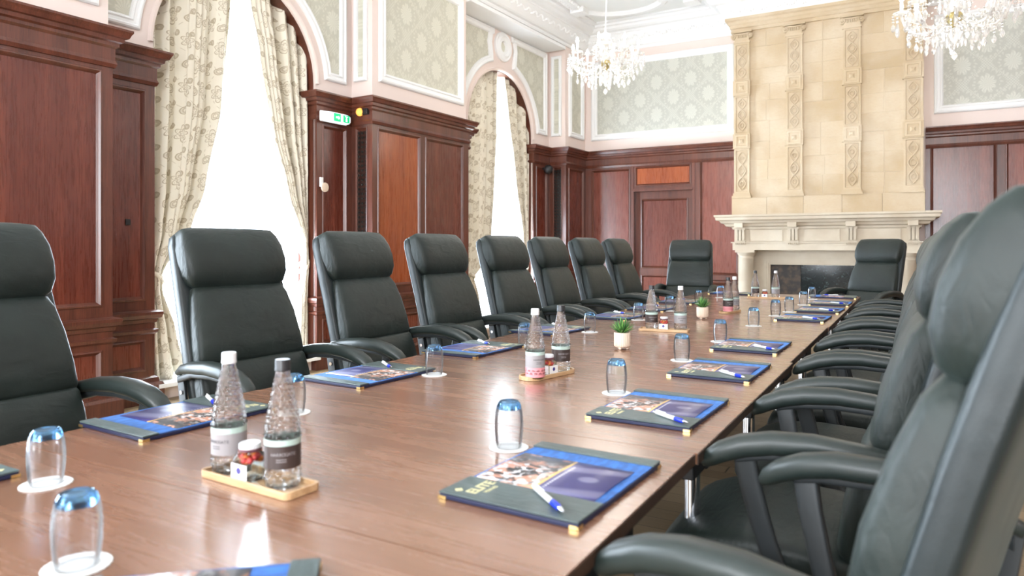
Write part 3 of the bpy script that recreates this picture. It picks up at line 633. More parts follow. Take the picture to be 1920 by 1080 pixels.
for k, x in enumerate((-2.9, 0.6)):  # unseen windows, added behind the camera to let the fill daylight in
    mb = MB()
    for x0, x1, z0, z1 in ((x - 0.8, x - 0.72, 0.4, 3.5), (x + 0.72, x + 0.8, 0.4, 3.5), (x - 0.8, x + 0.8, 0.4, 0.48), (x - 0.8, x + 0.8, 3.42, 3.5), (x - 0.03, x + 0.03, 0.4, 3.5), (x - 0.8, x + 0.8, 2.3, 2.36)): mb.box(x0, x1, -3.68, -3.62, z0, z1)
    struct(mb.build(f'window_{k + 4}', 'white'))

# curtains: left and right drape of each bay
def interp(tab, z):
    if z >= tab[0][0]: return tab[0][1]
    for (z0, v0), (z1, v1) in zip(tab, tab[1:]):
        if z >= z1:
            t = (z0 - z) / (z0 - z1); t = t * t * (3 - 2 * t) * 0.5 + t * 0.5; return v0 + (v1 - v0) * t
    return tab[-1][1]
def drape(c, r, inner, outer, side, label, zt=1.0, seed=0, zb=0.14, folds=5.5):
    """inner/outer: tables (z, s) of the drape's two edges"""
    rd = random.Random(seed); ph = rd.random() * 6; n, mz = 110, 90; W = 1.35
    vs = []; uvs = []; fs = []
    for j in range(mz + 1):
        zt_ = SPR + r + 0.12; zz = zt_ + (zb - zt_) * (j / mz)
        si, so = interp(inner, zz), interp(outer, zz)
        for i in range(n + 1):
            u = i / n; s = so + (si - so) * u
            pinch = math.exp(-((zz - zt) / 0.16) ** 2); wd = abs(si - so)
            dens = 1.0 + 0.25 * sin(u * 5 + ph)
            f = sin(2 * pi * folds * u * dens * 0.8 + ph + 0.35 * sin(zz * 1.7 + ph)); f2 = sin(2 * pi * folds * 2.3 * u + ph * 2 + zz)
            amp = 0.014 + 0.058 * min(1, 0.5 / max(wd, 0.12)) * (0.55 + 0.45 * sin(3 * u + ph) ** 2)
            amp *= (1 - 0.62 * pinch)
            d = -0.425 + amp * (math.copysign(abs(f) ** 0.8, f)) + 0.008 * f2 + 0.05 * pinch * (1 - (2 * u - 1) ** 2)
            ds = 0.014 * f2 * (1 - pinch) + 0.02 * sin(f * 2) * min(1, wd)
            zz2 = zz + (0.05 * sin(u * 9 + ph) * (1 - pinch) if j == mz else 0) * 0.3
            # the drape hangs from an arched track: keep inside the arch head
            if 0 < i < n: s += ds * 0.5
            vs.append((d, s, zz2)); uvs.append((u * W + seed * 0.13, zz))
    for j in range(mz):
        for i in range(n):
            a = j * (n + 1) + i; fs.append((a, a + 1, a + n + 2, a + n + 1))
    root = bpy.data.objects.new('curtain', None); COL.objects.link(root); root.matrix_world = LWM; tag(root, label, 'curtain', 'floral window curtains')
    mb = MB(); mb.add(vs, fs, 0, uvs); o = mb.build('drape', 'curtain', root, True)
    so_ = o.modifiers.new('thick', 'SOLIDIFY'); so_.thickness = 0.004
    si, s0 = interp(inner, zt), interp(outer, zt); cm, hw = (si + s0) / 2, abs(si - s0) / 2 + 0.012
    pts = [(-0.415 + 0.075 * sin(2 * pi * i / 24), cm + hw * cos(2 * pi * i / 24), zt + (0.05 if side > 0 else -0.05) * cos(2 * pi * i / 24) + 0.02) for i in range(24)]
    mb = MB(); vs = []; 
    for i, p in enumerate(pts): vs += [(p[0], p[1], p[2] - 0.022), (p[0], p[1], p[2] + 0.022)]
    fs = [(2 * i, (2 * i + 2) % 48, (2 * i + 3) % 48, 2 * i + 1) for i in range(24)]
    mb.add(vs, fs, 0, [(p[1] * 1.0, p[2] * 1.0) for p in vs]); t = mb.build('tieback', 'curtain', root, True); q = t.modifiers.new('thick', 'SOLIDIFY'); q.thickness = 0.008
    return root
c1 = BAYS[1][0]; c2 = BAYS[2][0]
drape(c1, 0.81, [(3.6, 4.09), (3.31, 4.066), (2.38, 3.99), (1.68, 3.83), (1.32, 3.69), (0.96, 3.44), (0.85, 3.44), (0.5, 3.55), (0.15, 3.64)], [(3.6, 3.31), (1.0, 3.31), (0.2, 3.31)], -1, 'cream floral curtain tied back next to the tall dark panelled pier', 0.93, 1)
drape(c1, 0.81, [(3.6, 4.18), (3.365, 4.24), (2.916, 4.342), (2.26, 4.46), (1.69, 4.64), (1.24, 4.83), (0.95, 4.84), (0.85, 4.82), (0.59, 4.80), (0.15, 4.78)], [(3.6, 4.91), (2.8, 4.91), (0.2, 4.905)], 1, 'cream floral curtain tied back on the exit sign side of its window', 0.97, 2)
drape(c2, 0.82, [(3.6, 8.28), (2.73, 8.267), (1.9, 8.2), (1.34, 8.14), (1.0, 8.0), (0.77, 7.72), (0.5, 7.8), (0.15, 7.85)], [(3.6, 7.44), (0.8, 7.44), (0.2, 7.44)], -1, 'cream floral curtain gathered beside the twin-panelled pier at the far window', 0.8, 3)
drape(c2, 0.82, [(3.6, 8.38), (3.15, 8.48), (2.18, 8.70), (1.35, 8.92), (0.95, 8.99), (0.8, 8.99), (0.6, 8.95), (0.2, 8.9)], [(3.6, 9.06), (0.8, 9.06), (0.2, 9.06)], 1, 'cream floral curtain of the far window, on the side of the corner', 0.85, 4)
for k, (c, r, a, b) in enumerate(BAYS[1:]):
    vs = []; fs = []; n, mz = 120, 30
    for j in range(mz + 1):
        z = 0.15 + (SPR + r - 0.15 - 0.15) * j / mz; hw = r - 0.012 if z < SPR else sqrt(max(0.001, (r - 0.012) ** 2 - (z - SPR) ** 2))
        for i in range(n + 1):
            u = i / n; vs.append((-0.525 + 0.012 * sin(u * 95 + 0.6 * sin(z * 1.3 + u * 9)), c - hw + 2 * hw * u, z))
    for j in range(mz):
        for i in range(n): q = j * (n + 1) + i; fs.append((q, q + 1, q + n + 2, q + n + 1))
    o = MB().add(vs, fs).build('net_curtain', 'net', None, True, LW_LOC, LW_ROT)
    tag(o, 'sheer white net behind the floral curtains of the ' + ('large near window' if k == 0 else 'narrow-looking far window'), 'net curtain', 'sheer window nets')

# ------------------------------------------------------------------ chimneypiece
fp = thing('fireplace', 'tall carved sandstone chimneypiece with columns, mantel shelf and dark hearth', 'fireplace', (-1.02, 10.0, 0))
fpi = Matrix.Translation((1.02, -10.0, 0))
def fbuild(mb, name, mat, par=fp, **kw):
    mb.v = [tuple(fpi @ Vector(p)) for p in mb.v]; return mb.build(name, mat, par, **kw)
YB = 9.85; PX = [-2.02, -1.355, -0.675, -0.005]; hwp = 0.10
mb = MB(); mb.box(-2.13, 0.105, YB + 0.006, 10.23, 1.58, 4.27, 1)
rd = random.Random(3)
def ashlar(x0, x1, z0, z1, rows, y=YB, mbx=mb):
    z = z0; k = 0
    hs = [rd.uniform(0.85, 1.25) for _ in range(rows)]; sm = sum(hs); hs = [h * (z1 - z0) / sm for h in hs]
    for h in hs:
        cuts = [x0, x1] if rd.random() < 0.4 else [x0, x0 + (x1 - x0) * rd.choice([0.45, 0.5, 0.55]), x1]
        for a, b in zip(cuts, cuts[1:]): mbx.box(a + 0.0016, b - 0.0016, y, y + 0.05, z + 0.0016, z + h - 0.0016)
        z += h
for i in range(3): ashlar(PX[i] + hwp - 0.01, PX[i + 1] - hwp + 0.01, 1.84, 4.10, 9)
for i in range(5): mb.box(-2.15 + 0.454 * i + 0.0015, -2.15 + 0.454 * (i + 1) - 0.0015, YB - 0.045, YB + 0.05, 1.60, 1.835)
fbuild(mb, 'chimney_breast', ['stone', 'mortar'])
mb = MB()
ENT = [(0, 4.09), (0.03, 4.09), (0.03, 4.13), (0.045, 4.14), (0.045, 4.18), (0.06, 4.19), (0.075, 4.22), (0.10, 4.235), (0.10, 4.27), (0, 4.27)]
mb.sweep([(-2.13, 10.1), (-2.13, YB), (0.105, YB), (0.105, 10.1)], ENT, flip=False); fbuild(mb, 'entablature', 'stone')
for px in PX:
    mb = MB(); y0 = YB - 0.035
    mb.box(px - 0.125, px + 0.125, y0 - 0.03, YB + 0.01, 1.835, 1.865); mb.box(px - 0.112, px + 0.112, y0 - 0.015, YB + 0.01, 1.865, 1.90)
    mb.box(px - hwp, px + hwp, y0 + 0.012, YB + 0.01, 1.90, 3.93)
    segs = [(1.90, 2.50), (2.70, 3.22), (3.42, 3.93)]
    fr = lambda a, o, z: (px + a, y0 - o, z)
    for z0, z1 in segs:
        lp = [rect(-hwp, hwp, z0, z1, 0, -0.012), rect(-hwp, hwp, z0, z1, 0, 0), rect(-hwp, hwp, z0, z1, 0.022, 0), rect(-hwp, hwp, z0, z1, 0.027, -0.010)]
        mb.ring(lp, fr)
        # guilloche of interlaced loops and diamonds
        n_ = 3; st = (z1 - z0 - 0.08) / n_
        for q in range(n_):
            zc = z0 + 0.04 + (q + 0.5) * st
            for ph_ in (0, pi):
                pts = [(px + 0.052 * sin(t * pi + ph_), y0 + 0.006 - 0.006 * abs(sin(t * pi)), zc - st / 2 + st * t) for t in [i / 12 for i in range(13)]]
                mb.tube(pts, 0.0075, 6)
            R_ = 0.03 if q % 2 else 0.022
            pts = [(px + R_ * cos(t), y0 + 0.002, zc + R_ * 1.2 * sin(t)) for t in [2 * pi * i / 14 for i in range(15)]]; mb.tube(pts, 0.006, 6)
            mb.lathe([(0.012, -0.003), (0.009, 0.006), (0.0, 0.010)], 8, (0, 0, 0)) if False else None
    for zc in (2.60, 3.32):
        mb.box(px - hwp - 0.012, px + hwp + 0.012, y0 - 0.022, YB + 0.01, zc - 0.10, zc + 0.10)
        f2 = lambda a, o, z: (px + a, y0 - 0.022 - o, z)
        R4 = lambda h, o: [(-h, zc - h, o), (h, zc - h, o), (h, zc + h, o), (-h, zc + h, o)]
        mb.ring([R4(0.09, 0), R4(0.085, 0.008), R4(0.062, 0.008), R4(0.056, -0.006), R4(0.04, -0.006), R4(0.012, 0.016)], f2); mb.add([f2(a, o, z) for a, z, o in R4(0.012, 0.016)], [(0, 1, 2, 3)])
    # ionic capital: two volutes, abacus
    mb.box(px - hwp - 0.008, px + hwp + 0.008, y0 - 0.012, YB + 0.01, 3.93, 3.955)
    mb.box(px - 0.095, px + 0.095, y0 - 0.006, YB + 0.01, 3.955, 4.06)
    for sg in (-1, 1):
        cx_, cz_ = px + sg * 0.108, 4.022
        spiral = [(cx_ + sg * -1 * (0.036 - 0.0024 * i) * cos(i * 0.62 + pi / 2) * -1, y0 - 0.022, cz_ + (0.036 - 0.0024 * i) * sin(i * 0.62 + pi / 2)) for i in range(15)]
        mb.tube(spiral, 0.0085, 6)
        mb.tube([(cx_, y0 + 0.03, cz_), (cx_, y0 - 0.016, cz_)], 0.034, 14); mb.tube([(cx_, y0 - 0.01, cz_), (cx_, y0 - 0.032, cz_)], 0.010, 8)
    mb.tube([(px - 0.10, y0 - 0.018, 4.055), (px, y0 - 0.018, 4.048), (px + 0.10, y0 - 0.018, 4.055)], 0.010, 8)
    for q in range(5): mb.tube([(px - 0.05 + 0.025 * q, y0 - 0.012, 4.035), (px - 0.05 + 0.025 * q, y0 - 0.012, 4.0)], 0.010, 8)
    mb.box(px - 0.135, px + 0.135, y0 - 0.035, YB + 0.01, 4.068, 4.092)
    fbuild(mb, 'pilaster', 'stone')
# mantel: shelf, frieze with triglyphs, architrave, columns
mb = MB(); SH = [(0.0, 1.44), (0.05, 1.45), (0.07, 1.48), (0.10, 1.49), (0.12, 1.52), (0.16, 1.53), (0.165, 1.565), (0.18, 1.575), (0.18, 1.60), (0, 1.60)]
mb.sweep([(-2.15, 10.12), (-2.15, 9.72), (0.11, 9.72), (0.11, 10.12)], SH); mb.box(-2.15, 0.11, 9.72, 10.12, 1.50, 1.60); fbuild(mb, 'mantel_shelf', 'limestone')
mb = MB(); mb.box(-2.10, 0.06, 9.735, 10.14, 1.235, 1.46)
mb.sweep([(-2.10, 10.14), (-2.10, 9.735), (0.06, 9.735), (0.06, 10.14)], [(0, 1.405), (0.02, 1.41), (0.03, 1.44), (0, 1.445)])
for i in range(3): mb.box(PX[i] + 0.13, PX[i + 1] - 0.13, 9.72, 9.74, 1.25, 1.395)
fbuild(mb, 'frieze', 'limestone')
mb = MB(); mb.box(-2.12, 0.08, 9.715, 10.14, 1.13, 1.225); mb.box(-2.14, 0.10, 9.70, 10.14, 1.225, 1.24); fbuild(mb, 'architrave', 'limestone')
for px in PX:
    mb = MB()
    for q in (-0.042, 0, 0.042): mb.box(px + q - 0.016, px + q + 0.016, 9.695, 9.735, 1.26, 1.415)
    mb.box(px - 0.07, px + 0.07, 9.70, 9.735, 1.40, 1.43); mb.box(px - 0.07, px + 0.07, 9.695, 9.735, 1.235, 1.25); mb.box(px - 0.055, px + 0.055, 9.60, 9.735, 1.43, 1.49)
    for q in range(6): mb.box(px - 0.062 + q * 0.0235, px - 0.052 + q * 0.0235, 9.69, 9.715, 1.205, 1.225)
    fbuild(mb, 'triglyph', 'limestone')
for px in (-1.955, -0.065):
    mb = MB(); c = (px, 9.80, 0)
    mb.box(px - 0.13, px + 0.13, 9.67, 9.93, 0, 0.12); mb.box(px - 0.125, px + 0.125, 9.68, 9.92, 1.10, 1.13)
    mb.lathe([(0.125, 0.12), (0.13, 0.14), (0.125, 0.165), (0.108, 0.17), (0.112, 0.19), (0.105, 0.205), (0.102, 0.30), (0.101, 0.6), (0.094, 1.0), (0.10, 1.01), (0.10, 1.025), (0.094, 1.03), (0.095, 1.05), (0.115, 1.075), (0.122, 1.10)], 32, c)
    fbuild(mb, 'column', 'limestone', smooth=True, auto=35)
mb = MB(); mb.box(-2.09, -1.73, 9.92, 10.23, 0, 1.13); mb.box(-0.29, 0.05, 9.92, 10.23, 0, 1.13); mb.box(-1.73, -0.29, 9.92, 10.14, 1.0, 1.13)
for e, y in ((0.0, 9.895), (0.022, 9.905), (0.044, 9.92)):
    mb.box(-1.74 + e, -1.715 + e, y, 9.99, 0, 1.005 - e); mb.box(-0.305 - e, -0.28 - e, y, 9.99, 0, 1.005 - e); mb.box(-1.715 + e, -0.305 - e, y, 9.99, 0.98 - e, 1.005 - e)
fbuild(mb, 'hearth_surround', 'limestone')
mb = MB(); mb.box(-1.30, -0.40, 10.02, 10.06, 0, 0.97); fbuild(mb, 'marble_back', 'marble')
mb = MB(); mb.box(-1.73, -1.30, 9.995, 10.08, 0, 0.99); fbuild(mb, 'firebox_side', 'soot'); mb = MB(); mb.box(-0.40, -0.29, 9.995, 10.08, 0, 0.99); fbuild(mb, 'firebox_side', 'soot')

# ------------------------------------------------------------------ fittings on the window wall
def onL(name, label, cat, d, s, z, rot=0.0):
    o = thing(name, label, cat); o.matrix_world = LWM @ Matrix.Translation((d, s, z)) @ Matrix.Rotation(rot, 4, 'Z'); return o
t = onL('exit_sign', 'lit white and green emergency exit light box on the panelling', 'sign', -0.22, 5.10, 2.43)
mb = MB(); mb.box(-0.035, -0.005, -0.175, 0.175, -0.05, 0.055); mb.build('housing', 'white_plastic', t, bevel=0.012)
mb = MB().loft([((x, 0, 0), (0, 1, 0), (0, 0, 1), h, hz) for x, h, hz in ((-0.005, 0.17, 0.048), (0.03, 0.17, 0.048), (0.042, 0.165, 0.042), (0.046, 0.152, 0.034))], 32, ex=5); mb.build('diffuser', 'sign_face', t, True, auto=50)
mb = MB(); mb.box(0.0465, 0.048, -0.062, 0.030, -0.039, 0.039); mb.box(0.0465, 0.048, 0.062, 0.148, -0.036, 0.036); mb.build('green_pictogram', 'sign_green', t)
mb = MB(); fr = lambda a, o, z: (0.049, a, z)
mb.add([(0.0488, -0.035, 0.008), (0.0488, 0.0, 0.008), (0.0488, 0.0, -0.008), (0.0488, -0.035, -0.008)], [(0, 1, 2, 3)]); mb.add([(0.0488, -0.001, 0.02), (0.0488, 0.018, 0), (0.0488, -0.001, -0.02)], [(0, 1, 2)])
mb.add([(0.0488, 0.085, 0.026), (0.0488, 0.125, 0.026), (0.0488, 0.125, 0.02), (0.0488, 0.085, 0.02)], [(0, 1, 2, 3)]); mb.add([(0.0488, 0.099, 0.016), (0.0488, 0.111, 0.016), (0.0488, 0.117, -0.026), (0.0488, 0.093, -0.026)], [(0, 1, 2, 3)]); mb.build('white_arrow', 'sign_face', t)
mb = MB().box(-0.08, -0.035, -0.09, 0.09, -0.02, 0.02); mb.build('bracket', 'black', t)
t = onL('alarm_beacon', 'small amber alarm lamp on a black base above the vent grille', 'lamp', -0.13, 5.385, 2.52)
mb = MB().lathe([(0.04, 0), (0.042, 0.012), (0.034, 0.03), (0.018, 0.045), (0.001, 0.048)], 20); o = mb.build('lens', 'amber', t, True); o.rotation_euler = (pi / 2, 0, 0); o.location = (0, -0.03, 0)
mb = MB().box(0.005, 0.10, -0.045, 0.0, -0.028, 0.032); mb.build('base', 'black', t, bevel=0.005)
mb = MB().tube([(-0.03, -0.02, -0.01), (-0.08, -0.03, -0.03), (-0.12, -0.03, -0.02), (-0.14, -0.01, -0.06)], 0.003, 6); mb.build('cable', 'black', t)
t = onL('curtain_switch', 'small white wall plate with a round disc hanging beside the window', 'switch', -0.27, 4.96, 1.79)
mb = MB().box(0, 0.02, -0.018, 0.018, -0.035, 0.055); mb.build('plate', 'white_plastic', t, bevel=0.004)
mb = MB().lathe([(0.045, 0), (0.045, 0.012), (0.035, 0.016)], 24); o = mb.build('disc', 'cream', t, True, auto=40); o.rotation_euler = (0, pi / 2, 0); o.location = (0.02, 0.03, -0.04)
t = onL('wall_speaker', 'small black ball speaker on the panelling beside the far window', 'speaker', -0.27, 9.33, 2.32)
mb = MB().lathe([(0.001, -0.07), (0.04, -0.06), (0.065, -0.03), (0.07, 0), (0.065, 0.03), (0.04, 0.06), (0.001, 0.07)], 20); o = mb.build('housing', 'black', t, True); o.location = (0.09, 0, 0)
mb = MB().tube([(0, 0, 0.02), (0.05, 0, 0.01)], 0.018, 10); mb.build('bracket', 'black', t)
t = MB().box(0, 0.006, -0.018, 0.018, -0.022, 0.022).build('keyhole_plate', 'black'); t.matrix_world = LWM @ Matrix.Translation((-0.293, 3.10, 1.36)); tag(t, 'small square black keyhole plate in the recessed dark panel', 'plate')

# ------------------------------------------------------------------ chandeliers
def sphere_prof(r, n=6): return [(max(0.0004, r * sin(pi * i / n)), -r * cos(pi * i / n)) for i in range(n + 1)]
def drop_mesh(name, beads=3, size=1.0):
    mb = MB(); z = 0
    for i in range(beads): mb.lathe(sphere_prof(0.008 * size), 6, (0, 0, z - 0.009)); z -= 0.019 * size
    mb.lathe([(0.0006, z), (0.012 * size, z - 0.022 * size), (0.015 * size, z - 0.036 * size), (0.009 * size, z - 0.052 * size), (0.0006, z - 0.06 * size)], 6); return mb
def chandelier(loc, label, scale, rot):
    t = thing('chandelier', label, 'chandelier', loc, rot, 'crystal chandeliers'); t.scale = (scale, scale, scale)
    up = (4.47 - loc[2]) / scale
    MB().tube([(0, 0, 0.36), (0.012, 0, 0.5 * up), (0, 0, up)], 0.006, 8).build('suspension_cord', 'white_plastic', t)
    MB().lathe([(0.05, up), (0.05, up - 0.015), (0.03, up - 0.04), (0.008, up - 0.05)], 20).build('ceiling_rose', 'white', t, True)
    MB().lathe([(0.004, -0.06), (0.02, -0.05), (0.03, -0.03), (0.055, 0.0), (0.06, 0.02), (0.05, 0.05), (0.02, 0.06)], 20).build('gilt_hub', 'brass', t, True, auto=40)
    MB().lathe([(0.012, 0.05), (0.06, 0.08), (0.075, 0.11), (0.03, 0.15), (0.022, 0.18), (0.05, 0.21), (0.055, 0.24), (0.022, 0.28), (0.05, 0.31), (0.06, 0.33), (0.012, 0.36), (0.01, 0.39)], 20).build('glass_column', 'crystal', t, True)
    mb = MB().lathe([(0.025, 0.20), (0.10, 0.225), (0.105, 0.235), (0.03, 0.21)], 24); mb.build('upper_dish', 'crystal', t, True)
    dm = None; arm0 = None
    for k in range(8):
        a = 2 * pi * k / 8; mb = MB()
        prof = [(0.04, 0.03), (0.10, -0.03), (0.18, -0.075), (0.26, -0.07), (0.32, -0.01), (0.345, 0.06), (0.35, 0.10)]
        if arm0 is None:
            arm = mb.tube([(r_, 0, z_) for r_, z_ in prof], 0.011, 8).build('arm', 'crystal', t, True); arm0 = arm
            MB().lathe([(0.012, 0.09), (0.06, 0.105), (0.062, 0.112), (0.02, 0.10)], 18, (0.35, 0, 0)).build('drip_dish', 'crystal', arm, True)
            MB().lathe([(0.013, 0.10), (0.013, 0.19), (0.010, 0.195)], 12, (0.35, 0, 0)).build('candle_tube', 'white_plastic', arm, True)
            MB().lathe([(0.004, 0.195), (0.014, 0.21), (0.016, 0.225), (0.010, 0.245), (0.001, 0.262)], 12, (0.35, 0, 0)).build('candle_bulb', 'bulb', arm, True)
            for q in range(6):
                b_ = 2 * pi * q / 6; x_, y_ = 0.35 + 0.058 * cos(b_), 0.058 * sin(b_)
                if dm is None: d = drop_mesh('d', 3, 1.15).build('crystal_drop', 'crystal', arm); dm = d.data
                else: d = bpy.data.objects.new('crystal_drop', dm); COL.objects.link(d); d.parent = arm
                d.location = (x_, y_, 0.10); d.scale = (1, 1, 1.0 + 0.25 * (q % 2))
            for q, (x_, z_) in enumerate(((0.18, -0.08), (0.25, -0.075), (0.30, -0.04))):
                d = bpy.data.objects.new('crystal_drop', dm); COL.objects.link(d); d.parent = arm; d.location = (x_, 0.006, z_)
        else:
            arm = arm0.copy(); COL.objects.link(arm); arm.parent = t; arm.rotation_euler.z = a
            for ch in [q for q in list(COL.objects) if q.parent == arm0]: c = ch.copy(); COL.objects.link(c); c.parent = arm
    for rr, z0, n_ in ((0.10, 0.225, 10), (0.14, -0.02, 16), (0.055, -0.04, 6)):
        for q in range(n_):
            d = bpy.data.objects.new('crystal_drop', dm); COL.objects.link(d); d.parent = t; b_ = 2 * pi * (q + 0.5) / n_; d.location = (rr * cos(b_), rr * sin(b_), z0); d.scale = (1, 1, 1.2)
    for q in range(8):
        a0, a1 = 2 * pi * q / 8, 2 * pi * (q + 1) / 8; mb = MB(); m2 = MB()
        for j in range(11):
            u = j / 10; a = a0 + (a1 - a0) * u; rr = 0.31 * (1 - 0.10 * sin(pi * u)); mb.lathe(sphere_prof(0.009, 4), 5, (rr * cos(a), rr * sin(a), 0.075 - 0.13 * sin(pi * u)))
            m2.lathe(sphere_prof(0.008, 4), 5, ((0.05 + 0.30 * u) * cos(a0), (0.05 + 0.30 * u) * sin(a0), 0.33 - 0.22 * u - 0.10 * sin(pi * u)))
        mb.build('bead_swag', 'crystal', t); m2.build('bead_swag', 'crystal', t)
    MB().lathe([(0.008, -0.06), (0.05, -0.075), (0.055, -0.085), (0.01, -0.09)], 18).build('lower_dish', 'crystal', t, True)
    mb = MB(); [mb.lathe(sphere_prof(0.010), 8, (0, 0, -0.10 - 0.022 * i)) for i in range(6)]; mb.lathe([(0.0006, -0.235), (0.02, -0.26), (0.024, -0.275), (0.0006, -0.305)], 8); mb.build('bottom_finial', 'crystal', t)
    for k in range(8):
        a = 2 * pi * k / 8
    for q in range(2):
        l = bpy.data.lights.new('chandelier_glow', 'POINT'); l.energy = 12; l.color = (1.0, 0.93, 0.84); l.shadow_soft_size = 0.38
        o = bpy.data.objects.new('chandelier_glow', l); COL.objects.link(o); o.parent = t; o.location = (0, 0, 0.50 if q == 0 else -0.42)
    return t
chandelier((-2.85, 7.0, 3.10), 'lit crystal chandelier hanging before the back corner of the room', 1.0, 0.2)
chandelier((0.30, 7.05, 3.10), 'lit crystal chandelier hanging in front of the chimneypiece and the sage wall panel', 1.12, 0.0)

# ------------------------------------------------------------------ conference tables
X0, X1, UY = -1.787, -0.413, 0.6883
def table_unit():
    t = thing('conference_table', '', 'table')
    w2, d2 = (X1 - X0) / 2, UY / 2
    mb = MB().box(-w2, w2, -d2 + 0.0012, d2 - 0.0012, TZ - 0.004, TZ); mb.box(-w2 + 0.002, w2 - 0.002, -d2 + 0.002, d2 - 0.002, TZ - 0.024, TZ - 0.004); mb.build('tabletop', 'walnut', t)
    for sx in (-1, 1): MB().box(sx * w2 - 0.0015, sx * w2 + 0.0015, -d2 + 0.0012, d2 - 0.0012, TZ - 0.0245, TZ - 0.0025).build('edge_band', 'walnut_edge', t)
    mb = MB()
    for y in (-d2 + 0.07, d2 - 0.07): mb.box(-w2 + 0.09, w2 - 0.09, y - 0.02, y + 0.02, TZ - 0.075, TZ - 0.025)
    mb.build('underframe', 'black', t)
    for sx in (-1, 1):
        mb = MB(); x = sx * (w2 - 0.07); 
        mb.tube([(x, -0.13, 0.05), (x, -0.13, TZ - 0.05)], 0.019, 14); mb.build('leg', 'chrome', t, True, auto=40)
        mb = MB(); mb.prism([(x - 0.03, -0.23), (x + 0.03, -0.23), (x + 0.03, -0.03), (x - 0.03, -0.03)], TZ - 0.10, TZ - 0.024); mb.box(x - 0.012, x + 0.012, -0.03, 0.12, TZ - 0.13, TZ - 0.024); mb.build('leg_bracket', 'black', t, bevel=0.004)
        mb = MB(); mb.loft([((x, y, 0.035), (1, 0, 0), (0, 0, 1), h, 0.016) for y, h in ((-0.28, 0.012), (-0.22, 0.02), (-0.13, 0.028), (-0.04, 0.02), (0.0, 0.012))], 12); mb.build('foot', 'black', t, True); 
    return t
TB = table_unit(); ny = 10
for i in range(ny):
    y = 0.150 + UY * (i + 0.5); dx = [0.0, 0.0, 0.006, 0.006, -0.004, -0.004, 0.003, 0.003, 0, 0][i]
    lab = 'walnut-topped folding conference table, ' + ('at the fireplace end of the long run' if i == ny - 1 else f'{ORD[ny - 1 - i]} from the fireplace end of the run')
    if i == 0: TB.location = ((X0 + X1) / 2 + dx, y, 0); TB['label'] = lab; TB['group'] = 'conference tables pushed together'
    else: dup(TB, ((X0 + X1) / 2 + dx, y, 0), 0, lab, 'conference tables pushed together')

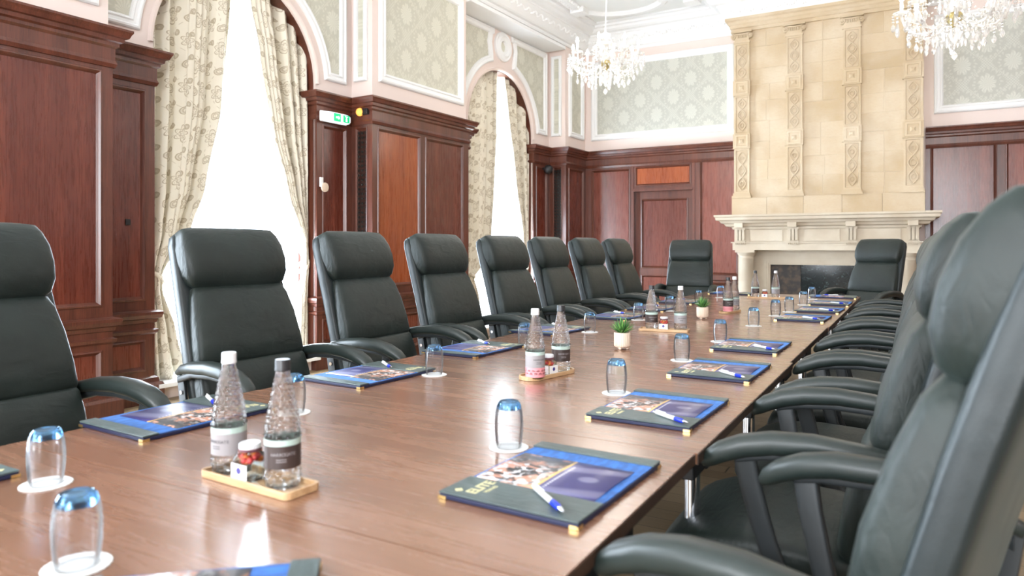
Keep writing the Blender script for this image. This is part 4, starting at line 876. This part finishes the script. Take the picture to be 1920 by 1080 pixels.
# ------------------------------------------------------------------ chairs (local +X is the front)
def chair():
    t = thing('office_chair', '', 'chair')
    Y = (0, 1, 0)
    def slab(pts, ex=5.0, n=36):     # pts: x, z, half width, half thickness ; sections stand across the profile
        secs = []
        for i, (x, z, hw, ht) in enumerate(pts):
            a, b = pts[max(0, i - 1)], pts[min(len(pts) - 1, i + 1)]
            d = Vector((b[0] - a[0], 0, b[1] - a[1])).normalized(); nrm = Vector((-d.z, 0, d.x))
            secs.append(((x, 0, z), Y, nrm, hw, ht))
        return MB().loft(secs, n, ex=ex)
    # shell behind
    slab([(-0.175, 0.50, 0.20, 0.012), (-0.18, 0.52, 0.225, 0.028), (-0.20, 0.60, 0.242, 0.032), (-0.235, 0.74, 0.246, 0.033), (-0.285, 0.92, 0.240, 0.033), (-0.335, 1.08, 0.232, 0.033), (-0.368, 1.18, 0.226, 0.030), (-0.378, 1.212, 0.218, 0.024), (-0.382, 1.226, 0.20, 0.012), (-0.383, 1.230, 0.17, 0.004)], 6).build('backrest_shell', 'leather_back', t, True)
    # cushions
    slab([(-0.118, 0.475, 0.16, 0.006), (-0.122, 0.487, 0.205, 0.026), (-0.130, 0.52, 0.232, 0.045), (-0.150, 0.60, 0.240, 0.054), (-0.172, 0.68, 0.240, 0.052), (-0.187, 0.735, 0.236, 0.043), (-0.191, 0.748, 0.230, 0.034)], 5).build('lower_back_cushion', 'leather', t, True)
    slab([(-0.189, 0.744, 0.230, 0.034), (-0.192, 0.756, 0.235, 0.043), (-0.212, 0.82, 0.232, 0.052), (-0.242, 0.91, 0.224, 0.052), (-0.268, 0.985, 0.212, 0.045), (-0.280, 1.02, 0.20, 0.030), (-0.286, 1.035, 0.17, 0.008)], 5).build('upper_back_cushion', 'leather', t, True)
    # headrest roll
    slab([(-0.292, 1.012, 0.14, 0.008), (-0.289, 1.018, 0.183, 0.028), (-0.290, 1.035, 0.208, 0.050), (-0.298, 1.07, 0.221, 0.066), (-0.312, 1.12, 0.225, 0.070), (-0.328, 1.17, 0.223, 0.064), (-0.343, 1.21, 0.214, 0.052), (-0.353, 1.236, 0.205, 0.034), (-0.358, 1.246, 0.17, 0.014), (-0.359, 1.2485, 0.13, 0.003)], 5.5).build('headrest', 'leather', t, True)
    mb = MB()
    for sg in (-1, 1): mb.tube([(-0.170, sg * 0.226, 0.66), (-0.200, sg * 0.216, 0.80), (-0.245, sg * 0.208, 0.95), (-0.262, sg * 0.196, 1.0)], 0.0028, 5)
    mb.build('piping', 'leather_back', t, True)
    # seat
    def seat(z0, h, x0, x1, hw, name, mat):
        secs = []
        for u, k in ((0, 0.3), (0.02, 0.62), (0.07, 0.9), (0.18, 1), (0.5, 1.02), (0.8, 1.0), (0.92, 0.93), (0.98, 0.72), (1, 0.35)):
            x = x0 + (x1 - x0) * u; kz = k ** 0.8; secs.append(((x, 0, z0 + 0.012 * sin(u * pi) - (0.03 * max(0, u - 0.75) / 0.25)), Y, (0, 0, 1), hw * (0.86 + 0.14 * k), h * kz))
        MB().loft(secs, 36, ex=5).build(name, mat, t, True)
    seat(0.474, 0.050, -0.14, 0.300, 0.240, 'seat_cushion', 'leather'); seat(0.400, 0.050, -0.12, 0.285, 0.233, 'seat_base', 'leather_back')
    MB().tube([(0.07, -0.19, 0.530), (0.075, 0, 0.534), (0.07, 0.19, 0.530)], 0.0022, 5).build('seat_seam', 'leather_back', t, True)
    # arms
    for sg in (-1, 1):
        y = sg * 0.278
        ctr = [(-0.275, 0.722), (-0.22, 0.742), (-0.14, 0.756), (-0.05, 0.762), (0.03, 0.757), (0.09, 0.744), (0.135, 0.725), (0.16, 0.708), (0.172, 0.696), (0.177, 0.690)]
        ra = [(0.016, 0.010), (0.024, 0.018), (0.028, 0.022), (0.030, 0.024), (0.031, 0.025), (0.031, 0.025), (0.029, 0.023), (0.025, 0.019), (0.017, 0.012), (0.008, 0.005)]
        secs = []
        for i, (x, z) in enumerate(ctr):
            a, b = ctr[max(0, i - 1)], ctr[min(len(ctr) - 1, i + 1)]; d = Vector((b[0] - a[0], 0, b[1] - a[1])).normalized()
            yy = y - sg * (0.03 * max(0, (-0.14 - x) / 0.135)); secs.append(((x, yy, z), Y, Vector((-d.z, 0, d.x)), ra[i][0], ra[i][1]))
        arm = MB().loft(secs, 20, ex=2.6).build('armrest', 'arm', t, True)
        # flat frame: under-rail, front post sweeping down into a rail along the seat side
        fp_ = [(-0.26, 0.700), (-0.14, 0.732), (-0.04, 0.737), (0.05, 0.730), (0.105, 0.718)]
        mb = MB(); secs = []
        for i, (x, z) in enumerate(fp_):
            secs.append(((x, y - sg * (0.03 * max(0, (-0.14 - x) / 0.135)), z), Y, (0, 0, 1), 0.014, 0.012))
        mb.loft(secs, 12, ex=4)
        post = [(0.088, 0.728), (0.075, 0.66), (0.055, 0.58), (0.035, 0.51), (0.015, 0.46), (-0.02, 0.425), (-0.08, 0.41), (-0.16, 0.408)]
        secs = []
        for i, (x, z) in enumerate(post):
            a, b = post[max(0, i - 1)], post[min(len(post) - 1, i + 1)]; d = Vector((b[0] - a[0], 0, b[1] - a[1])).normalized()
            secs.append(((x, y - sg * min(0.022, i * 0.006), z), Y, Vector((-d.z, 0, d.x)), 0.010, 0.024 - 0.001 * i))
        mb.loft(secs, 12, ex=4); mb.build('arm_frame', 'plastic', arm, True, auto=60)
        mb = MB(); 
        for x, z in ((0.0, 0.428), (-0.13, 0.408)): mb.tube([(x, y - sg * 0.02, z), (x, y + sg * -0.006, z)], 0.010, 10)
        mb.build('bolt', 'chrome', arm, True, auto=40)
        mb = MB(); yb = sg * 0.252; 
        secs = [((-0.255, yb, 0.715), Y, (1, 0, 0), 0.006, 0.02), ((-0.235, yb, 0.60), Y, (1, 0, 0), 0.006, 0.022), ((-0.20, yb, 0.44), Y, (1, 0, 0), 0.006, 0.022)]
        mb.loft(secs, 10, ex=5); mb.build('back_plate', 'plastic', t, True, auto=50)
        mb = MB()
        for x, z in ((-0.243, 0.655), (-0.232, 0.575)): mb.tube([(x, yb, z), (x, yb + sg * 0.010, z)], 0.008, 10)
        mb.build('plate_bolt', 'chrome', t, True, auto=40)
    cx = 0.08
    MB().lathe([(0.12, 0.345), (0.12, 0.352), (0.05, 0.353)], 20, (cx, 0, 0)).build('mechanism', 'black', t)
    MB().lathe([(0.03, 0.07), (0.03, 0.22), (0.018, 0.225), (0.018, 0.35)], 16, (cx, 0, 0)).build('gas_column', 'black', t, True, auto=40)
    for k in range(5):
        a = 2 * pi * k / 5 + 0.3; dx, dy = cos(a), sin(a)
        l = MB().loft([((cx + dx * r_, dy * r_, z_), (-dy, dx, 0), (0, 0, 1), h_, v_) for r_, z_, h_, v_ in ((0.01, 0.105, 0.03, 0.022), (0.12, 0.095, 0.024, 0.018), (0.28, 0.075, 0.016, 0.012), (0.30, 0.073, 0.012, 0.010))], 10, ex=4).build('base_leg', 'plastic', t, True)
        mb = MB(); wx, wy = cx + dx * 0.285, dy * 0.285
        for o_ in (-0.014, 0.014): mb.tube([(wx - dy * (o_ - 0.009), wy + dx * (o_ - 0.009), 0.028), (wx - dy * (o_ + 0.009), wy + dx * (o_ + 0.009), 0.028)], 0.027, 14)
        mb.build('caster', 'black', l, True, auto=40)
    return t
CH = chair(); first = [True]
def put_chair(x, y, deg, label):
    g = 'black leather office chairs round the table'
    if first[0]: first[0] = False; CH.location = (x, y, 0); CH.rotation_euler.z = radians(deg); CH['label'] = label; CH['group'] = g
    else: dup(CH, (x, y, 0), radians(deg), label, g)
LCH = [(-2.03, 0.985, 3), (-2.03, 1.855, -3), (-2.03, 2.60, 2), (-2.03, 3.27, 0), (-2.0, 3.95, -2), (-2.02, 4.66, 1), (-2.01, 5.33, -1), (-2.01, 6.02, 0)]
for i, (x, y, d) in enumerate(LCH):
    put_chair(x, y, d, f'black leather office chair on the window side of the table, {ORD[7 - i]} from the fireplace end')
RCH = [(-0.172, 1.215, 165.5), (-0.235, 1.87, 180), (-0.22, 2.62, 181), (-0.225, 3.27, 180), (-0.22, 3.98, 179), (-0.22, 4.76, 180), (-0.22, 5.70, 181)]
for i, (x, y, d) in enumerate(RCH):
    put_chair(x, y, d, f'black leather office chair on the aisle side opposite the windows, {ORD[6 - i]} from the fireplace end')
put_chair(-2.07, 7.28, -84, 'black leather office chair at the table end, standing before the dark wood door')
put_chair(-0.44, 7.28, -120, 'black leather office chair at the table end, turned slightly, before the fireplace opening')

# ------------------------------------------------------------------ folders, brochures, pens
def folder():
    t = thing('folder', '', 'folder'); W, D = 0.188, 0.138
    mb = MB().box(-W, W, -D, D, 0.0, 0.009); mb.build('cover_board', 'navy', t, bevel=0.002)
    mb = MB().box(-W + 0.003, W - 0.003, -D + 0.003, D - 0.003, 0.009, 0.0105); mb.build('velvet_lining', 'velvet', t)
    mb = MB().box(-W - 0.0005, -W + 0.098, -D - 0.0005, D + 0.0005, 0.0095, 0.0135); s_ = mb.build('corner_pocket', 'strip', t, bevel=0.0025)
    mb = MB().box(W - 0.040, W + 0.0005, -D - 0.0005, D + 0.0005, 0.0095, 0.0140); mb.build('edge_strip', 'strip', t, bevel=0.003)
    text_mesh('gold_lettering', 'ELITE', 0.030, 'gilt_print', s_, Matrix.Translation((-W + 0.054, D - 0.064, 0.0137)), 0.0002, 0.0006)
    text_mesh('gold_lettering', 'VENUES', 0.011, 'gilt_print', s_, Matrix.Translation((-W + 0.054, D - 0.079, 0.0137)), 0.0002)
    mb = MB(); q = 0.009; cx, cy = -W + 0.022, D - 0.028
    mb.prism([(cx - q, cy), (cx, cy - q), (cx + q, cy), (cx, cy + q)], 0.0136, 0.0139); mb.build('gold_emblem', 'gilt_print', s_)
    for sx in (-1, 1):
        for sy in (-1, 1):
            mb = MB(); x0, y0 = sx * (W + 0.0015), sy * (D + 0.0015)
            mb.box(min(x0, x0 - sx * 0.017), max(x0, x0 - sx * 0.017), min(y0, y0 - sy * 0.004), max(y0, y0 - sy * 0.004), 0.0, 0.006)
            mb.box(min(x0, x0 - sx * 0.004), max(x0, x0 - sx * 0.004), min(y0, y0 - sy * 0.017), max(y0, y0 - sy * 0.017), 0.0, 0.006); mb.build('metal_corner', 'gold', t)
    return t
def brochure():
    x0, x1, y0, y1 = -0.0895, 0.098, -0.118, 0.128
    mb = MB(); n = 8; vs = []; uv = []; fs = []
    for i in range(n + 1):
        for j in range(2):
            u = i / n; vs.append((x0 + (x1 - x0) * u, (y0, y1)[j], 0.0112 + 0.0035 * sin(pi * u) * 0.6)); uv.append((u, j))
    for i in range(n): a = 2 * i; fs.append((a, a + 2, a + 3, a + 1))
    mb.add(vs, fs, 0, uv); o = mb.build('brochure', 'brochure', None, True); m_ = o.modifiers.new('thick', 'SOLIDIFY'); m_.thickness = 0.0014; return tag(o, '', 'brochure')
def pen():
    t = thing('pen', '', 'pen')
    R_ = Matrix.Rotation(pi / 2, 4, 'Y')
    def part(prof, name, mat, par=t):
        o = MB().lathe(prof, 14).build(name, mat, par, True, auto=45); o.matrix_local = R_; return o
    part([(0.0035, -0.068), (0.0052, -0.066), (0.0056, -0.02), (0.006, 0.02)], 'barrel', 'white_plastic')
    part([(0.006, 0.0185), (0.0066, 0.024), (0.0066, 0.045), (0.005, 0.056)], 'grip', 'pen_blue')
    part([(0.005, 0.056), (0.003, 0.068), (0.0008, 0.074)], 'tip', 'chrome')
    part([(0.0022, -0.078), (0.0022, -0.068)], 'push_button', 'white_plastic')
    mb = MB().box(-0.064, -0.022, -0.0018, 0.0018, 0.0065, 0.0085); mb.box(-0.066, -0.062, -0.0018, 0.0018, 0.003, 0.0085); mb.build('clip', 'white_plastic', t, bevel=0.0006)
    return t
FO, BR, PE = folder(), brochure(), pen(); PE.scale = (0.88, 0.88, 0.88); used = [False]
def setting(x, y, deg, where, pen_l=(-0.085, -0.040, 40), br=0.0, pen_on=True):
    a = radians(deg); Z = TZ + 0.0005
    rot = lambda px, py: (x + px * cos(a) - py * sin(a), y + px * sin(a) + py * cos(a))
    lf = f'navy leather conference folder {where}'; lb = f'printed brochure tucked in the folder {where}'; lp = f'white and blue pen on the folder {where}'
    px, py = rot(pen_l[0], pen_l[1])
    if not used[0]:
        used[0] = True
        FO.location = (x, y, Z); FO.rotation_euler.z = a; FO['label'] = lf; FO['group'] = 'conference folders'
        BR.location = (x, y, Z); BR.rotation_euler.z = a + br; BR['label'] = lb; BR['group'] = 'brochures in folders'
        PE.location = (px, py, Z + 0.0194); PE.rotation_euler.z = a + radians(pen_l[2]); PE['label'] = lp; PE['group'] = 'pens on folders'
    else:
        dup(FO, (x, y, Z), a, lf, 'conference folders'); dup(BR, (x, y, Z), a + br, lb, 'brochures in folders')
        if pen_on: dup(PE, (px, py, Z + 0.0194), a + radians(pen_l[2]), lp, 'pens on folders')
# aisle side: the sitter faces -X, so local x runs along +Y
RF = [(-0.592, 1.211, 88), (-0.603, 1.881, 88.5), (-0.603, 2.575, 89), (-0.627, 3.262, 89), (-0.592, 4.69, 88), (-0.567, 5.335, 88), (-0.56, 6.005, 89)]
RP = [(-0.135, -0.055, -128), (-0.14, -0.075, -122), (-0.145, -0.075, -128), (-0.12, -0.075, -127), (-0.12, -0.06, -125), (-0.12, -0.06, -122), (-0.12, -0.06, -120)]
RF.insert(4, (-0.60, 3.98, 89)); RP.insert(4, (-0.12, -0.07, -126))
RF = [f for f in RF]; 
del RF[4]; del RP[4]
for i, ((x, y, d), p) in enumerate(zip(RF, RP)): setting(x, y, d, f'on the aisle side, {ORD[len(RF) - 1 - i]} from the fireplace end', p)
LF = [(-1.655, 0.53, -90), (-1.665, 1.175, -92), (-1.64, 1.882, -93), (-1.655, 2.572, -92), (-1.68, 3.36, -96), (-1.64, 4.22, -92), (-1.63, 4.90, -91), (-1.63, 5.60, -90)]
for i, (x, y, d) in enumerate(LF): setting(x, y, d, f'on the window side, {ORD[7 - i]} from the fireplace end', (-0.115, -0.03, 58) if i != 1 else (-0.12, -0.05, 66), pen_on=(i != 0))
setting(-0.775, 0.497, 40.5 + 180 - 180, 'lying askew at the near table end', (-0.05, -0.05, 10), pen_on=False)
setting(-0.62, 6.80, -178, 'at the fireplace end, beside the turned chair', (0.02, -0.03, 5))
setting(-1.50, 6.82, -178, 'at the table end before the dark wood door', (0.02, -0.03, 5))

# ------------------------------------------------------------------ glasses on coasters
def tumbler():
    t = thing('tumbler', '', 'glass')
    out = [(0.0275, 0.0), (0.0295, 0.012), (0.0318, 0.035), (0.0322, 0.055), (0.0305, 0.078), (0.0275, 0.092)]
    inn = [(0.0252, 0.088), (0.0285, 0.077), (0.0303, 0.055), (0.0299, 0.035), (0.0277, 0.012), (0.0259, 0.0)]
    mb = MB().lathe(out + inn, 40, cap=False); n = 40; k = len(out + inn)
    mb.add([(r * cos(2 * pi * j / n), r * sin(2 * pi * j / n), 0.0) for r in (out[0][0], inn[-1][0]) for j in range(n)], [(j, (j + 1) % n, n + (j + 1) % n, n + j) for j in range(n)])
    mb.build('glass_wall', 'glass', t, True, auto=50)
    MB().lathe([(0.0255, 0.085), (0.0272, 0.0905), (0.0250, 0.098), (0.0215, 0.1025), (0.020, 0.101), (0.008, 0.0975), (0.0005, 0.0970)], 40).build('thick_base', 'glass_base', t, True, auto=50)
    return t
def coaster():
    n = 48; mb = MB(); mb.lathe([(0.044, 0), (0.044, 0.0012), (0.043, 0.0016)], n, wob=lambda a, i: 1 + 0.010 * cos(24 * a)); mb.lathe([(0.036, 0.0016), (0.0355, 0.0021), (0.0345, 0.0016)], n)
    return tag(mb.build('coaster', 'paper', None), '', 'coaster')
TU, CO = tumbler(), coaster(); ug = [False]
def glass(x, y, where):
    lt = f'upturned tumbler {where}'; lc = f'round white paper coaster under the tumbler {where}'; z = TZ + 0.0005; r_ = random.random() * 6
    if not ug[0]: ug[0] = True; TU.location = (x, y, z + 0.002); TU['label'] = lt; TU['group'] = 'upturned tumblers'; CO.location = (x, y, z); CO['label'] = lc; CO['group'] = 'paper coasters'
    else: dup(TU, (x, y, z + 0.002), r_, lt, 'upturned tumblers'); dup(CO, (x, y, z), r_, lc, 'paper coasters')
RG = [(-0.786, 1.364), (-0.79, 2.031), (-0.793, 2.74), (-0.792, 3.37), (-0.785, 4.13), (-0.775, 4.80), (-0.74, 5.13), (-0.735, 5.80), (-0.752, 6.47)]
for i, (x, y) in enumerate(RG): glass(x, y, f'on the aisle side, {ORD[8 - i]} from the fireplace end')
LG = [(-1.425, 0.72), (-1.455, 1.36), (-1.458, 2.006), (-1.525, 2.79), (-1.474, 3.407), (-1.462, 4.122), (-1.476, 4.81), (-1.472, 5.55), (-1.474, 6.28)]
for i, (x, y) in enumerate(LG): glass(x, y, f'on the window side, {ORD[8 - i]} from the fireplace end')
glass(-1.022, 0.557, 'in the middle of the near table end')

# ------------------------------------------------------------------ bottles, jars, trays
BOT = []
def bottle(label, loc, rot, cap, lab, pink=False, txt='', tcol='ink'):
    t = thing('bottle', label, 'bottle', loc, rot, 'mineral water bottles on trays')
    key = [(0.0285, 0.0), (0.031, 0.004), (0.0322, 0.012), (0.0325, 0.085), (0.0322, 0.095), (0.030, 0.115), (0.0262, 0.140), (0.0212, 0.165), (0.0165, 0.190), (0.0132, 0.208), (0.0125, 0.214)]
    if BOT: body = bpy.data.objects.new('glass_body', BOT[0]); COL.objects.link(body); body.parent = t
    else:
        pr = key[:3]; zs = [0.015 + 0.00235 * i for i in range(84)]
        for z_ in zs:
            if z_ > 0.207: break
            for (r0, z0), (r1, z1) in zip(key, key[1:]):
                if z0 <= z_ <= z1: q = (z_ - z0) / (z1 - z0); pr.append((r0 + (r1 - r0) * q, z_))
        pr += key[-2:]
        def wob(a, i):
            z_ = pr[i][1]; on = 1.0 if (0.092 < z_ < 0.203 or 0.012 < z_ < 0.036) else 0.0
            rw = z_ / 0.0085; k_ = math.floor(rw); f_ = rw - k_
            return 1 + on * (0.13 * (1 - f_) * abs(cos(6.5 * a + (pi / 2 if k_ % 2 else 0))) - 0.02)
        body = MB().lathe(pr, 78, wob=wob).build('glass_body', 'bottle', t, True, auto=60); BOT.append(body.data)
    MB().lathe([(0.0128, 0.212), (0.0142, 0.213), (0.0142, 0.218), (0.0138, 0.219), (0.0138, 0.231), (0.0130, 0.2335)], 24).build('screw_cap', cap, t, True, auto=40)
    def band(z0, z1, mat, name, par, r_=0.0331, full=True, inset=0.0):
        o = MB().lathe([(r_, z0), (r_, z1)], 48, cap=False).build(name, mat, par, True); return o
    band(0.0795, 0.0905, 'lab_mint', 'pale_band', t)
    l = band(0.038, 0.0795, lab, 'label', t)
    if pink: band(0.006, 0.038, 'lab_pink', 'pink_label', t)
    if txt:
        n = len(txt); st = 0.155
        for i, ch in enumerate(txt):
            a = (i - (n - 1) / 2) * st
            m_ = Matrix.Rotation(a, 4, 'Z') @ Matrix.Translation((0, 0, 0)) @ Matrix.Translation((0.0333, 0, 0.062)) @ Matrix.Rotation(pi / 2, 4, 'Z') @ Matrix.Rotation(pi / 2, 4, 'X')
            text_mesh('letter', ch, 0.0082, tcol, l, m_, 0.0001)
        for k, z in enumerate((0.055, 0.051)):
            vs = [(0.0333 * cos(q), 0.0333 * sin(q), zz) for zz in (z, z + 0.0012) for q in [-0.4 + 0.08 * i for i in range(8)]]
            MB().add(vs, [(i, i + 1, i + 9, i + 8) for i in range(7)]).build('small_print', tcol, l)
    return t
def jar(label, loc, rot):
    t = thing('jar', label, 'jar', loc, rot, 'jars of sweets on trays')
    MB().loft([((0, 0, z), (1, 0, 0), (0, 1, 0), h, h) for z, h in ((0, 0.021), (0.003, 0.024), (0.042, 0.024), (0.048, 0.020), (0.052, 0.0175), (0.058, 0.0175))], 32, ex=6).build('glass_jar', 'water', t, True, auto=50)
    MB().lathe([(0.020, 0.055), (0.0205, 0.057), (0.0205, 0.061)], 28).build('lid_rim', 'lid_rim', t)
    MB().lathe([(0.0205, 0.0605), (0.0205, 0.068), (0.019, 0.070)], 28).build('lid', 'cap_white', t, True, auto=40)
    mb = MB(); mb.box(-0.0255, -0.0248, -0.0225, 0.0225, 0.006, 0.034); mb.box(-0.0225, 0.0225, -0.0255, -0.0248, 0.006, 0.034); l = mb.build('label', 'paper', t)
    mb = MB(); mb.lathe([(0.0065, 0), (0.0065, 0.0004)], 12); o = mb.build('fruit_emblem', 'ink_blue', l); o.matrix_local = Matrix.Translation((0, -0.0260, 0.022)) @ Matrix.Rotation(pi / 2, 4, 'X')
    rd = random.Random(5); mb = MB()
    for i in range(16):
        mb.lathe(sphere_prof(0.0062, 5), 7, (rd.uniform(-0.015, 0.015), rd.uniform(-0.015, 0.015), 0.036 + rd.uniform(0, 0.010)), i % 2)
    o = mb.build('sweets', ['sweet_orange', 'sweet_red'], t, True); o['kind'] = 'stuff'
    return t
def tray(label, loc, rot, L, W, rr):
    def outline(l, w_, r, n=8):
        P = []
        for cx, cy, a0 in ((l - r, w_ - r, 0), (-l + r, w_ - r, 90), (-l + r, -w_ + r, 180), (l - r, -w_ + r, 270)):
            for i in range(n + 1): a = radians(a0 + 90 * i / n); P.append((cx + r * cos(a), cy + r * sin(a)))
        return P
    A = outline(L, W, rr); B = outline(L - 0.006, W - 0.006, max(rr - 0.006, 0.003)); n = len(A); mb = MB()
    vs = [(x, y, 0) for x, y in A] + [(x, y, 0.014) for x, y in A] + [(x, y, 0.014) for x, y in B] + [(x, y, 0.006) for x, y in B]
    fs = [tuple(range(n))[::-1], tuple(range(3 * n, 4 * n))] + [(k * n + i, k * n + (i + 1) % n, (k + 1) * n + (i + 1) % n, (k + 1) * n + i) for k in range(3) for i in range(n)]
    mb.add(vs, fs); o = mb.build('tray', 'bamboo', None, loc=loc, rotz=rot, bevel=0.0012); return tag(o, label, 'tray', 'bamboo bottle trays')
Z = TZ + 0.0005; ZB = Z + 0.0065
def set_of(n_, c, rot, L, W, rr, b1, b2, where, jr=True, swap=False, pink=-1, j=None, r1=0.0, r2=0.0):
    tray(f'narrow bamboo tray {where}', (c[0], c[1], Z), rot, L, W, rr)
    for k, (b, cap, lab, ca, tc, rb) in enumerate(((b1, 'cap_white', 'lab_grey', 'white-capped water bottle, grey label', 'ink', r1), (b2, 'cap_black', 'lab_dark', 'black-capped water bottle, dark label', 'lab_grey', r2))):
        extra = ' and pink band,' if pink == k else ''
        bottle(ca + extra + f' {where}', (b[0], b[1], ZB), rb, cap, lab, pink == k, 'HARROGATE', tc)
    if jr: jar(f'small square jar of sweets between bottles {where}', (j[0], j[1], ZB), rot)
PI2 = -pi / 2
set_of(1, (-1.083, 0.925), radians(-3), 0.128, 0.040, 0.012, (-1.176, 0.932), (-1.018, 0.925), 'nearest the exit of view, on the near tray' if False else 'on the square-cornered tray at the near table end', j=(-1.098, 0.918), r1=-1.35, r2=-0.7)
set_of(2, (-1.107, 2.19), radians(78), 0.128, 0.042, 0.04, (-1.108, 2.10), (-1.09, 2.262), 'on the rounded tray before a potted plant', j=(-1.098, 2.176), pink=0, r1=-0.55, r2=-0.7)
set_of(3, (-1.15, 3.645), radians(8), 0.130, 0.040, 0.010, (-1.072, 3.68), (-1.222, 3.655), 'on the tray between the two potted plants', j=(-1.15, 3.645), r1=-1.0, r2=-1.0)
set_of(4, (-1.085, 4.90), radians(80), 0.125, 0.040, 0.04, (-1.078, 5.00), (-1.09, 4.86), 'on the rounded tray beyond both plants', jr=False, pink=1, r1=-0.8, r2=-0.8)
set_of(5, (-1.10, 6.36), radians(4), 0.16, 0.040, 0.010, (-1.03, 6.38), (-1.195, 6.36), 'on the tray at the fireplace end', j=(-1.115, 6.36), r1=-1.0, r2=-1.0)

# ------------------------------------------------------------------ potted succulents
def plant(label, loc):
    t = thing('potted_plant', label, 'plant', loc, 0.0, 'small potted succulents')
    n = 96
    pot = MB().lathe([(0.030, 0.010), (0.034, 0.014), (0.0350, 0.02), (0.0350, 0.072), (0.0335, 0.074), (0.0315, 0.074), (0.0310, 0.066)], n, wob=lambda a, i: 1 + (0.028 * cos(24 * a) if 1 <= i <= 3 else 0)).build('ribbed_pot', 'cream', t, True)
    for k in range(3):
        a = 2 * pi * k / 3 + 0.5; MB().lathe([(0.006, 0), (0.009, 0.011)], 12, (0.023 * cos(a), 0.023 * sin(a), 0)).build('foot', 'cream', pot, True)
    MB().lathe([(0.0305, 0.066), (0.02, 0.069), (0.001, 0.070)], 20).build('soil', 'soot', t, True)
    rd = random.Random(11); mb = MB()
    for i in range(46):
        a = i * 2.4; tilt = 0.12 + 0.95 * (i / 46) ** 0.9; L = 0.076 - 0.016 * (i / 46) + rd.uniform(-0.006, 0.006); b0 = Vector((0.006 * cos(a), 0.006 * sin(a), 0.068))
        d = Vector((cos(a) * sin(tilt), sin(a) * sin(tilt), cos(tilt))); s_ = Vector((-sin(a), cos(a), 0)); nn = d.cross(s_); vs = []
        for q, w_ in ((0, 0.0035), (0.35, 0.0052), (0.7, 0.0036), (1.0, 0.0003)):
            p = b0 + d * (L * q) + Vector((0, 0, -0.010 * q * q * sin(tilt))); vs += [p - s_ * w_, p + nn * w_ * 0.5, p + s_ * w_, p - nn * w_ * 0.4]
        fs = [(4 * k + j, 4 * k + (j + 1) % 4, 4 * k + 4 + (j + 1) % 4, 4 * k + 4 + j) for k in range(3) for j in range(4)]
        mb.add(vs, fs)
    mb.build('leaves', 'leaf', t, True)
    return t
plant('green spiky succulent in a ribbed cream pot, the one nearer the camera', (-1.108, 2.915, Z))
plant('green spiky succulent in a ribbed cream pot, the one nearer the fireplace', (-1.138, 4.38, Z))
